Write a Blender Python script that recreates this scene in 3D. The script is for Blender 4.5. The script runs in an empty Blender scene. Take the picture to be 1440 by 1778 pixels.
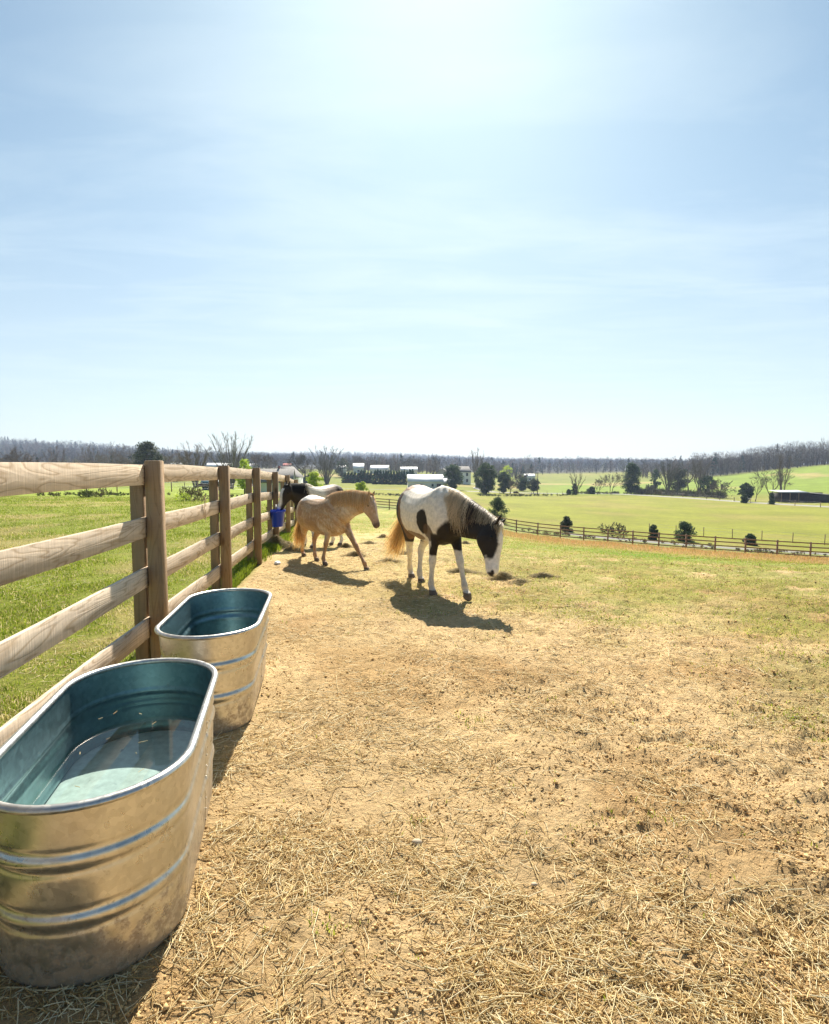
import bpy, math, random
import numpy as np
from mathutils import Vector, Matrix
R = math.radians
rng = np.random.default_rng(7)
random.seed(7)
sc = bpy.context.scene
COL = sc.collection

# ------------------------------------------------------------------ camera, world, sun, exposure
CAM_H = 1.48
F_PX = 1020.0                      # focal length in photo pixels (photo 1440 wide)
PITCH = math.atan(77 / 1020)
cam_d = bpy.data.cameras.new("camera"); cam = bpy.data.objects.new("camera", cam_d); COL.objects.link(cam)
cam_d.sensor_fit = 'HORIZONTAL'; cam_d.sensor_width = 24.0; cam_d.lens = 24.0 * F_PX / 1440
cam_d.clip_start = 0.05; cam_d.clip_end = 30000
cam.location = (0, 0, CAM_H); cam.rotation_euler = (math.pi / 2 - PITCH, 0, 0)
sc.camera = cam

SUN_EL, SUN_AZ = R(43), R(2.5)     # azimuth clockwise from +Y (the way the camera looks)
w = bpy.data.worlds.new("World"); sc.world = w; w.use_nodes = True
nt = w.node_tree; nt.nodes.clear()
def wn(t, **k):
    n = nt.nodes.new(t)
    for a, b in k.items(): setattr(n, a, b)
    return n
sky = wn('ShaderNodeTexSky', sky_type='NISHITA', sun_disc=False, sun_elevation=SUN_EL, sun_rotation=SUN_AZ,
         altitude=200, air_density=1.0, dust_density=0.75, ozone_density=2.6)
tc = wn('ShaderNodeTexCoord'); sp = wn('ShaderNodeSeparateXYZ'); nt.links.new(tc.outputs['Generated'], sp.inputs[0])
mz = wn('ShaderNodeMath', operation='MAXIMUM'); mz.inputs[1].default_value = 0.04; nt.links.new(sp.outputs[2], mz.inputs[0])
dx = wn('ShaderNodeMath', operation='DIVIDE'); nt.links.new(sp.outputs[0], dx.inputs[0]); nt.links.new(mz.outputs[0], dx.inputs[1])
dy = wn('ShaderNodeMath', operation='DIVIDE'); nt.links.new(sp.outputs[1], dy.inputs[0]); nt.links.new(mz.outputs[0], dy.inputs[1])
cb = wn('ShaderNodeCombineXYZ'); nt.links.new(dx.outputs[0], cb.inputs[0]); nt.links.new(dy.outputs[0], cb.inputs[1])
mp = wn('ShaderNodeMapping'); mp.inputs['Rotation'].default_value = (0, 0, R(-24)); mp.inputs['Scale'].default_value = (0.9, 2.2, 1); mp.inputs['Location'].default_value = (0.35, 0.2, 0)
nt.links.new(cb.outputs[0], mp.inputs[0])
n1 = wn('ShaderNodeTexNoise'); n1.inputs['Scale'].default_value = 0.9; n1.inputs['Detail'].default_value = 10; n1.inputs['Roughness'].default_value = 0.58; n1.inputs['Distortion'].default_value = 0.5
nt.links.new(mp.outputs[0], n1.inputs['Vector'])
r1 = wn('ShaderNodeMapRange'); r1.inputs[1].default_value = 0.42; r1.inputs[2].default_value = 0.80; r1.inputs[3].default_value = 0.0; r1.inputs[4].default_value = 0.45
nt.links.new(n1.outputs[0], r1.inputs[0])
n2 = wn('ShaderNodeTexNoise'); n2.inputs['Scale'].default_value = 0.35; n2.inputs['Detail'].default_value = 3
nt.links.new(cb.outputs[0], n2.inputs['Vector'])
r2 = wn('ShaderNodeMapRange'); r2.inputs[1].default_value = 0.05; r2.inputs[2].default_value = 0.70
nt.links.new(n2.outputs[0], r2.inputs[0])
mm = wn('ShaderNodeMath', operation='MULTIPLY'); nt.links.new(r1.outputs[0], mm.inputs[0]); nt.links.new(r2.outputs[0], mm.inputs[1])
mx = wn('ShaderNodeMix', data_type='RGBA'); fz_ = wn('ShaderNodeMapRange'); fz_.inputs[1].default_value = 0.08; fz_.inputs[2].default_value = 0.30; fz_.inputs[3].default_value = .15; nt.links.new(sp.outputs[2], fz_.inputs[0]); m2_ = wn('ShaderNodeMath', operation='MULTIPLY'); nt.links.new(mm.outputs[0], m2_.inputs[0]); nt.links.new(fz_.outputs[0], m2_.inputs[1]); a2_ = wn('ShaderNodeMath', operation='ADD'); a2_.inputs[1].default_value = .40; nt.links.new(m2_.outputs[0], a2_.inputs[0]); fy_ = wn('ShaderNodeMapRange', interpolation_type='SMOOTHSTEP'); fy_.inputs[1].default_value = -0.25; fy_.inputs[2].default_value = 0.62; fy_.inputs[3].default_value = .05; nt.links.new(sp.outputs[1], fy_.inputs[0]); m3_ = wn('ShaderNodeMath', operation='MULTIPLY'); nt.links.new(a2_.outputs[0], m3_.inputs[0]); nt.links.new(fy_.outputs[0], m3_.inputs[1]); 
ab_ = wn('ShaderNodeMath', operation='ABSOLUTE'); nt.links.new(sp.outputs[0], ab_.inputs[0])
e1_ = wn('ShaderNodeMapRange', interpolation_type='SMOOTHSTEP'); e1_.inputs[1].default_value = .08; e1_.inputs[2].default_value = .62; nt.links.new(ab_.outputs[0], e1_.inputs[0])
e2_ = wn('ShaderNodeMapRange', interpolation_type='SMOOTHSTEP'); e2_.inputs[1].default_value = .05; e2_.inputs[2].default_value = .60; nt.links.new(sp.outputs[2], e2_.inputs[0])
e3_ = wn('ShaderNodeMath', operation='MULTIPLY'); nt.links.new(e1_.outputs[0], e3_.inputs[0]); nt.links.new(e2_.outputs[0], e3_.inputs[1])
e4_ = wn('ShaderNodeMapRange'); e4_.inputs[3].default_value = 1; e4_.inputs[4].default_value = .28; nt.links.new(e3_.outputs[0], e4_.inputs[0])
e5_ = wn('ShaderNodeMath', operation='MULTIPLY'); nt.links.new(m3_.outputs[0], e5_.inputs[0]); nt.links.new(e4_.outputs[0], e5_.inputs[1])
nt.links.new(e5_.outputs[0], mx.inputs[0]); skt = wn('ShaderNodeVectorMath', operation='MULTIPLY'); tz1_ = wn('ShaderNodeMapRange', interpolation_type='SMOOTHSTEP'); tz1_.inputs[1].default_value = .02; tz1_.inputs[2].default_value = .45; nt.links.new(sp.outputs[2], tz1_.inputs[0])
tz2_ = wn('ShaderNodeMix', data_type='RGBA'); tz2_.inputs[6].default_value = (1.0, .99, .95, 1); tz2_.inputs[7].default_value = (.78, 1.03, 1.05, 1); nt.links.new(tz1_.outputs[0], tz2_.inputs[0]); nt.links.new(tz2_.outputs[2], skt.inputs[1])
nt.links.new(sky.outputs[0], skt.inputs[0]); nt.links.new(skt.outputs[0], mx.inputs[6]); mx.inputs[7].default_value = (10.3, 11.2, 11.4, 1)
bg = wn('ShaderNodeBackground'); bg.inputs[1].default_value = 0.050; tn = wn('ShaderNodeVectorMath', operation='MULTIPLY'); tn.inputs[1].default_value = (.97, 1.0, .99); nt.links.new(mx.outputs[2], tn.inputs[0]); nt.links.new(tn.outputs[0], bg.inputs[0])
ow = wn('ShaderNodeOutputWorld'); nt.links.new(bg.outputs[0], ow.inputs[0])

sl = bpy.data.lights.new("sun", 'SUN'); sl.energy = 5.0; sl.angle = R(0.5); sl.color = (1.0, 0.92, 0.79)
so = bpy.data.objects.new("sun", sl); COL.objects.link(so)
sd = Vector((math.sin(SUN_AZ) * math.cos(SUN_EL), math.cos(SUN_AZ) * math.cos(SUN_EL), math.sin(SUN_EL)))
so.rotation_euler = (-sd).to_track_quat('-Z', 'Y').to_euler(); so.location = (0, 0, 60)
sc.view_settings.view_transform = 'Standard'; sc.view_settings.look = 'None'
sc.view_settings.exposure = 1.08; sc.view_settings.gamma = 1
sc.cycles.max_bounces = 8; sc.cycles.transparent_max_bounces = 12; sc.cycles.volume_bounces = 0
sc.cycles.use_denoising = True; sc.cycles.sample_clamp_indirect = 6
try: sc.cycles.volume_step_rate = 4
except Exception: pass

# ------------------------------------------------------------------ helpers
def tag(o, label=None, cat=None, group=None, kind=None):
    if label: o['label'] = label
    if cat: o['category'] = cat
    if group: o['group'] = group
    if kind: o['kind'] = kind
    return o
def empty(name, loc, rz=0):
    o = bpy.data.objects.new(name, None); COL.objects.link(o); o.location = loc; o.rotation_euler = (0, 0, rz); o.empty_display_size = .2
    return o
def copy_tree(o, loc, rz=0, scale=None, label=None):
    def rec(s, p):
        c = s.copy(); COL.objects.link(c)
        if p: c.parent = p
        for ch in s.children: rec(ch, c)
        return c
    c = rec(o, None); c.location = loc; c.rotation_euler = (0, 0, rz)
    if scale: c.scale = scale if hasattr(scale, '__len__') else (scale,) * 3
    if label: c['label'] = label
    return c

class G:
    """collects verts and faces in numpy blocks, builds one mesh object"""
    def __init__(s): s.V = []; s.T = []; s.Q = []; s.C = []; s.n = 0; s.S = []
    def add(s, V, T=None, Q=None, C=None):
        V = np.asarray(V, float).reshape(-1, 3); s.V.append(V)
        if T is not None and len(T): s.T.append(np.asarray(T, int).reshape(-1, 3) + s.n)
        if Q is not None and len(Q): s.Q.append(np.asarray(Q, int).reshape(-1, 4) + s.n)
        if C is not None: s.C.append(np.broadcast_to(np.asarray(C, float), (len(V), 3)))
        elif s.C: s.C.append(np.ones((len(V), 3)))
        s.n += len(V); return s
    def box(s, c, d, rot=None, C=None):
        x, y, z = [v / 2 for v in d]
        V = np.array([[i * x, j * y, k * z] for i in (-1, 1) for j in (-1, 1) for k in (-1, 1)], float)
        if rot is not None: V = V @ np.array(rot).T
        return s.add(V + np.array(c), Q=[[0, 1, 3, 2], [4, 6, 7, 5], [0, 4, 5, 1], [2, 3, 7, 6], [0, 2, 6, 4], [1, 5, 7, 3]], C=C)
    def rings(s, rings, cap=True, closed=True, C=None):
        n = len(rings[0]); m = len(rings); V = np.concatenate(rings); Q = []
        for i in range(m - 1):
            for j in range(n if closed else n - 1):
                a = i * n + j; b = i * n + (j + 1) % n
                Q.append([a, b, b + n, a + n])
        T = []
        if cap:
            V = np.vstack([V, rings[0].mean(0), rings[-1].mean(0)]); k = m * n
            for j in range(n):
                T.append([k, (j + 1) % n, j]); T.append([k + 1, (m - 1) * n + j, (m - 1) * n + (j + 1) % n])
        return s.add(V, T=T, Q=Q, C=C)
    def tube(s, P, r, n=8, C=None, cap=True):
        P = np.asarray(P, float); r = np.broadcast_to(np.asarray(r, float), (len(P),)); rg = []
        T = np.gradient(P, axis=0); T /= np.linalg.norm(T, axis=1)[:, None] + 1e-9
        up = np.array([0, 0, 1.]) if abs(T[:, 2]).mean() < .8 else np.array([1., 0, 0])
        a = np.linspace(0, 2 * math.pi, n, endpoint=False)
        for p, t, q in zip(P, T, r):
            u = np.cross(t, up); u /= np.linalg.norm(u) + 1e-9; v = np.cross(t, u)
            rg.append(p + q * (np.cos(a)[:, None] * u + np.sin(a)[:, None] * v))
        return s.rings(rg, cap, True, C)
    def build(s, name, mat, parent=None, smooth=False, colname='Col'):
        V = np.concatenate(s.V); T = np.concatenate(s.T) if s.T else np.zeros((0, 3), int); Q = np.concatenate(s.Q) if s.Q else np.zeros((0, 4), int)
        me = bpy.data.meshes.new(name)
        me.vertices.add(len(V)); me.vertices.foreach_set('co', V.astype(np.float32).ravel())
        li = np.concatenate([T.ravel(), Q.ravel()]); me.loops.add(len(li)); me.loops.foreach_set('vertex_index', li.astype(np.int32))
        me.polygons.add(len(T) + len(Q))
        ls = np.concatenate([np.arange(len(T)) * 3, len(T) * 3 + np.arange(len(Q)) * 4])
        me.polygons.foreach_set('loop_start', ls.astype(np.int32))
        me.update(calc_edges=True)
        if smooth: me.polygons.foreach_set('use_smooth', np.ones(len(me.polygons), bool))
        if s.C and sum(len(c) for c in s.C) == len(V):
            at = me.color_attributes.new(colname, 'FLOAT_COLOR', 'POINT')
            C = np.concatenate(s.C); at.data.foreach_set('color', np.hstack([C, np.ones((len(C), 1))]).astype(np.float32).ravel())
        me.validate()
        if mat: me.materials.append(mat)
        o = bpy.data.objects.new(name, me); COL.objects.link(o)
        if parent: o.parent = parent
        return o

# value noise on a wrapped table
TAB = np.random.default_rng(3).random((256, 256))
def vn(x, y):
    xi = np.floor(x).astype(int); yi = np.floor(y).astype(int); fx = x - xi; fy = y - yi
    fx = fx * fx * (3 - 2 * fx); fy = fy * fy * (3 - 2 * fy)
    a = TAB[xi & 255, yi & 255]; b = TAB[(xi + 1) & 255, yi & 255]; c = TAB[xi & 255, (yi + 1) & 255]; d = TAB[(xi + 1) & 255, (yi + 1) & 255]
    return (a * (1 - fx) + b * fx) * (1 - fy) + (c * (1 - fx) + d * fx) * fy
def fbm(x, y, s, o=4, seed=0):
    x = np.asarray(x, float) * s + seed * 17.3; y = np.asarray(y, float) * s + seed * 9.1; t = 0; a = .5; n = 0
    for i in range(o):
        t = t + a * vn(x, y); n += a; a *= .5; x, y = x * 1.93 + .37 * y + 5.2, y * 2.07 - .31 * x + 1.3
    return t / n
def ss(a, b, x):
    t = np.clip((np.asarray(x, float) - a) / (b - a), 0, 1); return t * t * (3 - 2 * t)

# ------------------------------------------------------------------ materials
def mat(name, color=(.5, .5, .5), rough=.7, metal=0, attr=None, noise=None, bump=None, spec=.4, trans=0, sheen=0):
    """noise=(scale, dark mult, light mult, detail); bump=(scale, strength, dist)"""
    m = bpy.data.materials.new(name); m.use_nodes = True; t = m.node_tree; b = t.nodes['Principled BSDF']
    b.inputs['Roughness'].default_value = rough; b.inputs['Metallic'].default_value = metal; b.inputs['Specular IOR Level'].default_value = spec
    if attr:
        a = t.nodes.new('ShaderNodeAttribute'); a.attribute_name = attr; cout = a.outputs['Color']
    else:
        a = t.nodes.new('ShaderNodeRGB'); a.outputs[0].default_value = (*color, 1); cout = a.outputs[0]
    co = t.nodes.new('ShaderNodeTexCoord')
    if noise:
        n = t.nodes.new('ShaderNodeTexNoise'); n.inputs['Scale'].default_value = noise[0]; n.inputs['Detail'].default_value = noise[3] if len(noise) > 3 else 4
        t.links.new(co.outputs['Object'], n.inputs['Vector'])
        r = t.nodes.new('ShaderNodeMapRange'); r.inputs[1].default_value = .3; r.inputs[2].default_value = .7; r.inputs[3].default_value = noise[1]; r.inputs[4].default_value = noise[2]
        t.links.new(n.outputs[0], r.inputs[0])
        v = t.nodes.new('ShaderNodeVectorMath'); v.operation = 'SCALE'; t.links.new(cout, v.inputs[0]); t.links.new(r.outputs[0], v.inputs['Scale']); cout = v.outputs[0]
    t.links.new(cout, b.inputs['Base Color'])
    if bump:
        n = t.nodes.new('ShaderNodeTexNoise'); n.inputs['Scale'].default_value = bump[0]; n.inputs['Detail'].default_value = 5
        t.links.new(co.outputs['Object'], n.inputs['Vector'])
        k = t.nodes.new('ShaderNodeBump'); k.inputs['Strength'].default_value = bump[1]; k.inputs['Distance'].default_value = bump[2]
        t.links.new(n.outputs[0], k.inputs['Height']); t.links.new(k.outputs[0], b.inputs['Normal'])
    if trans:
        tr = t.nodes.new('ShaderNodeBsdfTranslucent'); ms = t.nodes.new('ShaderNodeMixShader'); ms.inputs[0].default_value = trans
        t.links.new(cout, tr.inputs[0]); t.links.new(b.outputs[0], ms.inputs[1]); t.links.new(tr.outputs[0], ms.inputs[2])
        t.links.new(ms.outputs[0], t.nodes['Material Output'].inputs[0])
    return m

def ground_mat():
    m = bpy.data.materials.new('ground'); m.use_nodes = True; t = m.node_tree; b = t.nodes['Principled BSDF']
    b.inputs['Roughness'].default_value = .95; b.inputs['Specular IOR Level'].default_value = .15
    a = t.nodes.new('ShaderNodeAttribute'); a.attribute_name = 'Col'
    k = t.nodes.new('ShaderNodeAttribute'); k.attribute_name = 'Dirt'
    co = t.nodes.new('ShaderNodeTexCoord')
    def noise(s, d, ro=.6, vec=None):
        n = t.nodes.new('ShaderNodeTexNoise'); n.inputs['Scale'].default_value = s; n.inputs['Detail'].default_value = d; n.inputs['Roughness'].default_value = ro
        t.links.new(vec or co.outputs['Object'], n.inputs['Vector']); return n.outputs[0]
    def mr(i, lo, hi, a0, a1):
        r = t.nodes.new('ShaderNodeMapRange'); r.inputs[1].default_value = lo; r.inputs[2].default_value = hi; r.inputs[3].default_value = a0; r.inputs[4].default_value = a1
        t.links.new(i, r.inputs[0]); return r.outputs[0]
    def math_(op, x, y):
        q = t.nodes.new('ShaderNodeMath'); q.operation = op
        for i, v in enumerate((x, y)):
            if isinstance(v, (int, float)): q.inputs[i].default_value = v
            else: t.links.new(v, q.inputs[i])
        return q.outputs[0]
    fine = mr(noise(70, 6, .7), .3, .7, .72, 1.25)
    mid = mr(noise(9, 6, .65), .3, .7, .78, 1.2)
    big = math_('MULTIPLY', mr(noise(.10, 6, .65), .3, .7, .80, 1.18), mr(noise(.9, 5, .7), .3, .7, .85, 1.13))
    f = math_('MULTIPLY', math_('MULTIPLY', fine, mid), big)
    sc_ = t.nodes.new('ShaderNodeVectorMath'); sc_.operation = 'SCALE'; t.links.new(a.outputs['Color'], sc_.inputs[0]); t.links.new(f, sc_.inputs['Scale'])
    # chaff: short pale streaks in several directions on the soil
    last = sc_.outputs[0]
    for i, (ang, sx) in enumerate(((20, 1), (75, 1.1), (130, .9), (-35, 1.2))):
        mpn = t.nodes.new('ShaderNodeMapping'); mpn.inputs['Rotation'].default_value = (0, 0, R(ang)); mpn.inputs['Scale'].default_value = (14 * sx, 190 * sx, 40); mpn.inputs['Location'].default_value = (i * 3.1, i * 1.7, 0)
        t.links.new(co.outputs['Object'], mpn.inputs[0])
        s_ = noise(1, 2, .5, mpn.outputs[0]); msk = mr(s_, .64, .70, 0, .75)
        msk = math_('MULTIPLY', msk, k.outputs['Fac'])
        mixn = t.nodes.new('ShaderNodeMix'); mixn.data_type = 'RGBA'; t.links.new(msk, mixn.inputs[0]); t.links.new(last, mixn.inputs[6]); mixn.inputs[7].default_value = (.58, .43, .22, 1)
        last = mixn.outputs[2]
    t.links.new(last, b.inputs['Base Color'])
    bp = t.nodes.new('ShaderNodeBump'); bp.inputs['Strength'].default_value = 1.0; bp.inputs['Distance'].default_value = .035
    h = math_('ADD', noise(28, 8, .7), math_('MULTIPLY', noise(110, 4, .7), .35))
    t.links.new(h, bp.inputs['Height']); t.links.new(bp.outputs[0], b.inputs['Normal'])
    return m

def wood_mat(name, base, dark, grey=.35, along=0):
    """rough sawn lumber: growth rings along the local axis `along`, saw marks across it, knots"""
    m = bpy.data.materials.new(name); m.use_nodes = True; t = m.node_tree; b = t.nodes['Principled BSDF']
    b.inputs['Roughness'].default_value = .85; b.inputs['Specular IOR Level'].default_value = .2
    co = t.nodes.new('ShaderNodeTexCoord'); oi = t.nodes.new('ShaderNodeObjectInfo')
    off = t.nodes.new('ShaderNodeVectorMath'); off.operation = 'SCALE'; off.inputs[0].default_value = (37, 11, 23); t.links.new(oi.outputs['Random'], off.inputs['Scale'])
    ad = t.nodes.new('ShaderNodeVectorMath'); ad.operation = 'ADD'; t.links.new(co.outputs['Object'], ad.inputs[0]); t.links.new(off.outputs[0], ad.inputs[1])
    def mp_(s):
        q = t.nodes.new('ShaderNodeMapping'); q.inputs['Scale'].default_value = s; t.links.new(ad.outputs[0], q.inputs[0]); return q.outputs[0]
    sgrain = [9., 9., 9.]; sgrain[along] = .9
    n = t.nodes.new('ShaderNodeTexNoise'); n.inputs['Scale'].default_value = 1; n.inputs['Detail'].default_value = 2; n.inputs['Distortion'].default_value = .6; t.links.new(mp_(sgrain), n.inputs['Vector'])
    mu = t.nodes.new('ShaderNodeMath'); mu.operation = 'MULTIPLY'; mu.inputs[1].default_value = 9; t.links.new(n.outputs[0], mu.inputs[0])
    fr = t.nodes.new('ShaderNodeMath'); fr.operation = 'PINGPONG'; fr.inputs[1].default_value = .5; t.links.new(mu.outputs[0], fr.inputs[0])
    cr = t.nodes.new('ShaderNodeValToRGB'); cr.color_ramp.elements[0].color = (*dark, 1); cr.color_ramp.elements[1].color = (*base, 1); cr.color_ramp.elements[0].position = .02; cr.color_ramp.elements[1].position = .38
    m2 = t.nodes.new('ShaderNodeMath'); m2.operation = 'MULTIPLY'; m2.inputs[1].default_value = 2; t.links.new(fr.outputs[0], m2.inputs[0]); t.links.new(m2.outputs[0], cr.inputs[0])
    # weather stains, stretched along the board
    st = [14., 14., 14.]; st[along] = 1.6
    n2_ = t.nodes.new('ShaderNodeTexNoise'); n2_.inputs['Scale'].default_value = 1; n2_.inputs['Detail'].default_value = 6; n2_.inputs['Roughness'].default_value = .65; t.links.new(mp_(st), n2_.inputs['Vector'])
    r2_ = t.nodes.new('ShaderNodeMapRange'); r2_.inputs[1].default_value = .42; r2_.inputs[2].default_value = .68; r2_.inputs[4].default_value = grey; t.links.new(n2_.outputs[0], r2_.inputs[0])
    mxx = t.nodes.new('ShaderNodeMix'); mxx.data_type = 'RGBA'; t.links.new(r2_.outputs[0], mxx.inputs[0]); t.links.new(cr.outputs[0], mxx.inputs[6]); mxx.inputs[7].default_value = (.22, .185, .15, 1)
    # knots
    vo = t.nodes.new('ShaderNodeTexVoronoi'); vo.inputs['Scale'].default_value = 1; ks = [3.4, 3.4, 3.4]; ks[along] = 1.5; t.links.new(mp_(ks), vo.inputs['Vector'])
    r3 = t.nodes.new('ShaderNodeMapRange'); r3.inputs[1].default_value = .05; r3.inputs[2].default_value = .11; r3.inputs[3].default_value = .8; r3.inputs[4].default_value = 0; t.links.new(vo.outputs['Distance'], r3.inputs[0])
    mx3 = t.nodes.new('ShaderNodeMix'); mx3.data_type = 'RGBA'; t.links.new(r3.outputs[0], mx3.inputs[0]); t.links.new(mxx.outputs[2], mx3.inputs[6]); mx3.inputs[7].default_value = (.13, .075, .04, 1)
    # per board tint
    rr = t.nodes.new('ShaderNodeMapRange'); rr.inputs[3].default_value = .85; rr.inputs[4].default_value = 1.12; t.links.new(oi.outputs['Random'], rr.inputs[0])
    # saw marks
    ws = [20., 20., 20.]; ws[along] = 520.
    w_ = t.nodes.new('ShaderNodeTexNoise'); w_.inputs['Scale'].default_value = .35; w_.inputs['Detail'].default_value = 1; t.links.new(mp_(ws), w_.inputs['Vector'])
    r4 = t.nodes.new('ShaderNodeMapRange'); r4.inputs[1].default_value = .3; r4.inputs[2].default_value = .7; r4.inputs[3].default_value = .86 if along == 0 else .97; r4.inputs[4].default_value = 1.08 if along == 0 else 1.03; t.links.new(w_.outputs[0], r4.inputs[0])
    m4 = t.nodes.new('ShaderNodeMath'); m4.operation = 'MULTIPLY'; t.links.new(rr.outputs[0], m4.inputs[0]); t.links.new(r4.outputs[0], m4.inputs[1])
    v = t.nodes.new('ShaderNodeVectorMath'); v.operation = 'SCALE'; t.links.new(mx3.outputs[2], v.inputs[0]); t.links.new(m4.outputs[0], v.inputs['Scale'])
    t.links.new(v.outputs[0], b.inputs['Base Color'])
    bp = t.nodes.new('ShaderNodeBump'); bp.inputs['Strength'].default_value = .5; bp.inputs['Distance'].default_value = .003
    a2 = t.nodes.new('ShaderNodeMath'); a2.operation = 'ADD'; t.links.new(w_.outputs[0], a2.inputs[0]); t.links.new(fr.outputs[0], a2.inputs[1])
    t.links.new(a2.outputs[0], bp.inputs['Height']); t.links.new(bp.outputs[0], b.inputs['Normal'])
    return m

def metal_mat(name, col, rough, stain):
    m = bpy.data.materials.new(name); m.use_nodes = True; t = m.node_tree; b = t.nodes['Principled BSDF']; b.inputs['Metallic'].default_value = .92
    co = t.nodes.new('ShaderNodeTexCoord')
    vo = t.nodes.new('ShaderNodeTexVoronoi'); vo.inputs['Scale'].default_value = 55; t.links.new(co.outputs['Object'], vo.inputs['Vector'])
    n = t.nodes.new('ShaderNodeTexNoise'); n.inputs['Scale'].default_value = 5; n.inputs['Detail'].default_value = 8; n.inputs['Roughness'].default_value = .7; t.links.new(co.outputs['Object'], n.inputs['Vector'])
    bw = t.nodes.new('ShaderNodeRGBToBW'); t.links.new(vo.outputs['Color'], bw.inputs[0])
    r = t.nodes.new('ShaderNodeMapRange'); r.inputs[3].default_value = rough - .045; r.inputs[4].default_value = rough + .06; t.links.new(bw.outputs[0], r.inputs[0])
    r0 = t.nodes.new('ShaderNodeMapRange'); r0.inputs[1].default_value = .3; r0.inputs[2].default_value = .75; r0.inputs[3].default_value = 0; r0.inputs[4].default_value = .16; t.links.new(n.outputs[0], r0.inputs[0])
    ad = t.nodes.new('ShaderNodeMath'); t.links.new(r.outputs[0], ad.inputs[0]); t.links.new(r0.outputs[0], ad.inputs[1]); t.links.new(ad.outputs[0], b.inputs['Roughness'])
    r2 = t.nodes.new('ShaderNodeMapRange'); r2.inputs[1].default_value = .48; r2.inputs[2].default_value = .72; r2.inputs[4].default_value = .6; t.links.new(n.outputs[0], r2.inputs[0])
    mx_ = t.nodes.new('ShaderNodeMix'); mx_.data_type = 'RGBA'; mx_.inputs[6].default_value = (*col, 1); mx_.inputs[7].default_value = (*stain, 1); t.links.new(r2.outputs[0], mx_.inputs[0])
    sz = t.nodes.new('ShaderNodeSeparateXYZ'); t.links.new(co.outputs['Object'], sz.inputs[0])
    nd = t.nodes.new('ShaderNodeTexNoise'); nd.inputs['Scale'].default_value = 26; nd.inputs['Detail'].default_value = 7; nd.inputs['Roughness'].default_value = .75; t.links.new(co.outputs['Object'], nd.inputs['Vector'])
    zr = t.nodes.new('ShaderNodeMapRange'); zr.inputs[1].default_value = .02; zr.inputs[2].default_value = .30; zr.inputs[3].default_value = .22; zr.inputs[4].default_value = -.03; t.links.new(sz.outputs[2], zr.inputs[0])
    ds = t.nodes.new('ShaderNodeMath'); t.links.new(nd.outputs[0], ds.inputs[0]); t.links.new(zr.outputs[0], ds.inputs[1])
    dm_ = t.nodes.new('ShaderNodeMapRange'); dm_.inputs[1].default_value = .60; dm_.inputs[2].default_value = .72; dm_.inputs[4].default_value = .75; t.links.new(ds.outputs[0], dm_.inputs[0])
    dmx = t.nodes.new('ShaderNodeMix'); dmx.data_type = 'RGBA'; t.links.new(dm_.outputs[0], dmx.inputs[0]); t.links.new(mx_.outputs[2], dmx.inputs[6]); dmx.inputs[7].default_value = (.30, .22, .13, 1); mx_ = dmx
    mt_ = t.nodes.new('ShaderNodeMapRange'); mt_.inputs[3].default_value = .92; mt_.inputs[4].default_value = .1; t.links.new(dm_.outputs[0], mt_.inputs[0]); t.links.new(mt_.outputs[0], b.inputs['Metallic'])
    r3 = t.nodes.new('ShaderNodeMapRange'); r3.inputs[3].default_value = .84; r3.inputs[4].default_value = 1.12; t.links.new(bw.outputs[0], r3.inputs[0])
    v = t.nodes.new('ShaderNodeVectorMath'); v.operation = 'SCALE'; t.links.new(mx_.outputs[2], v.inputs[0]); t.links.new(r3.outputs[0], v.inputs['Scale']); t.links.new(v.outputs[0], b.inputs['Base Color'])
    bp = t.nodes.new('ShaderNodeBump'); bp.inputs['Strength'].default_value = .12; bp.inputs['Distance'].default_value = .01; t.links.new(n.outputs[0], bp.inputs['Height']); t.links.new(bp.outputs[0], b.inputs['Normal'])
    return m

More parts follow.
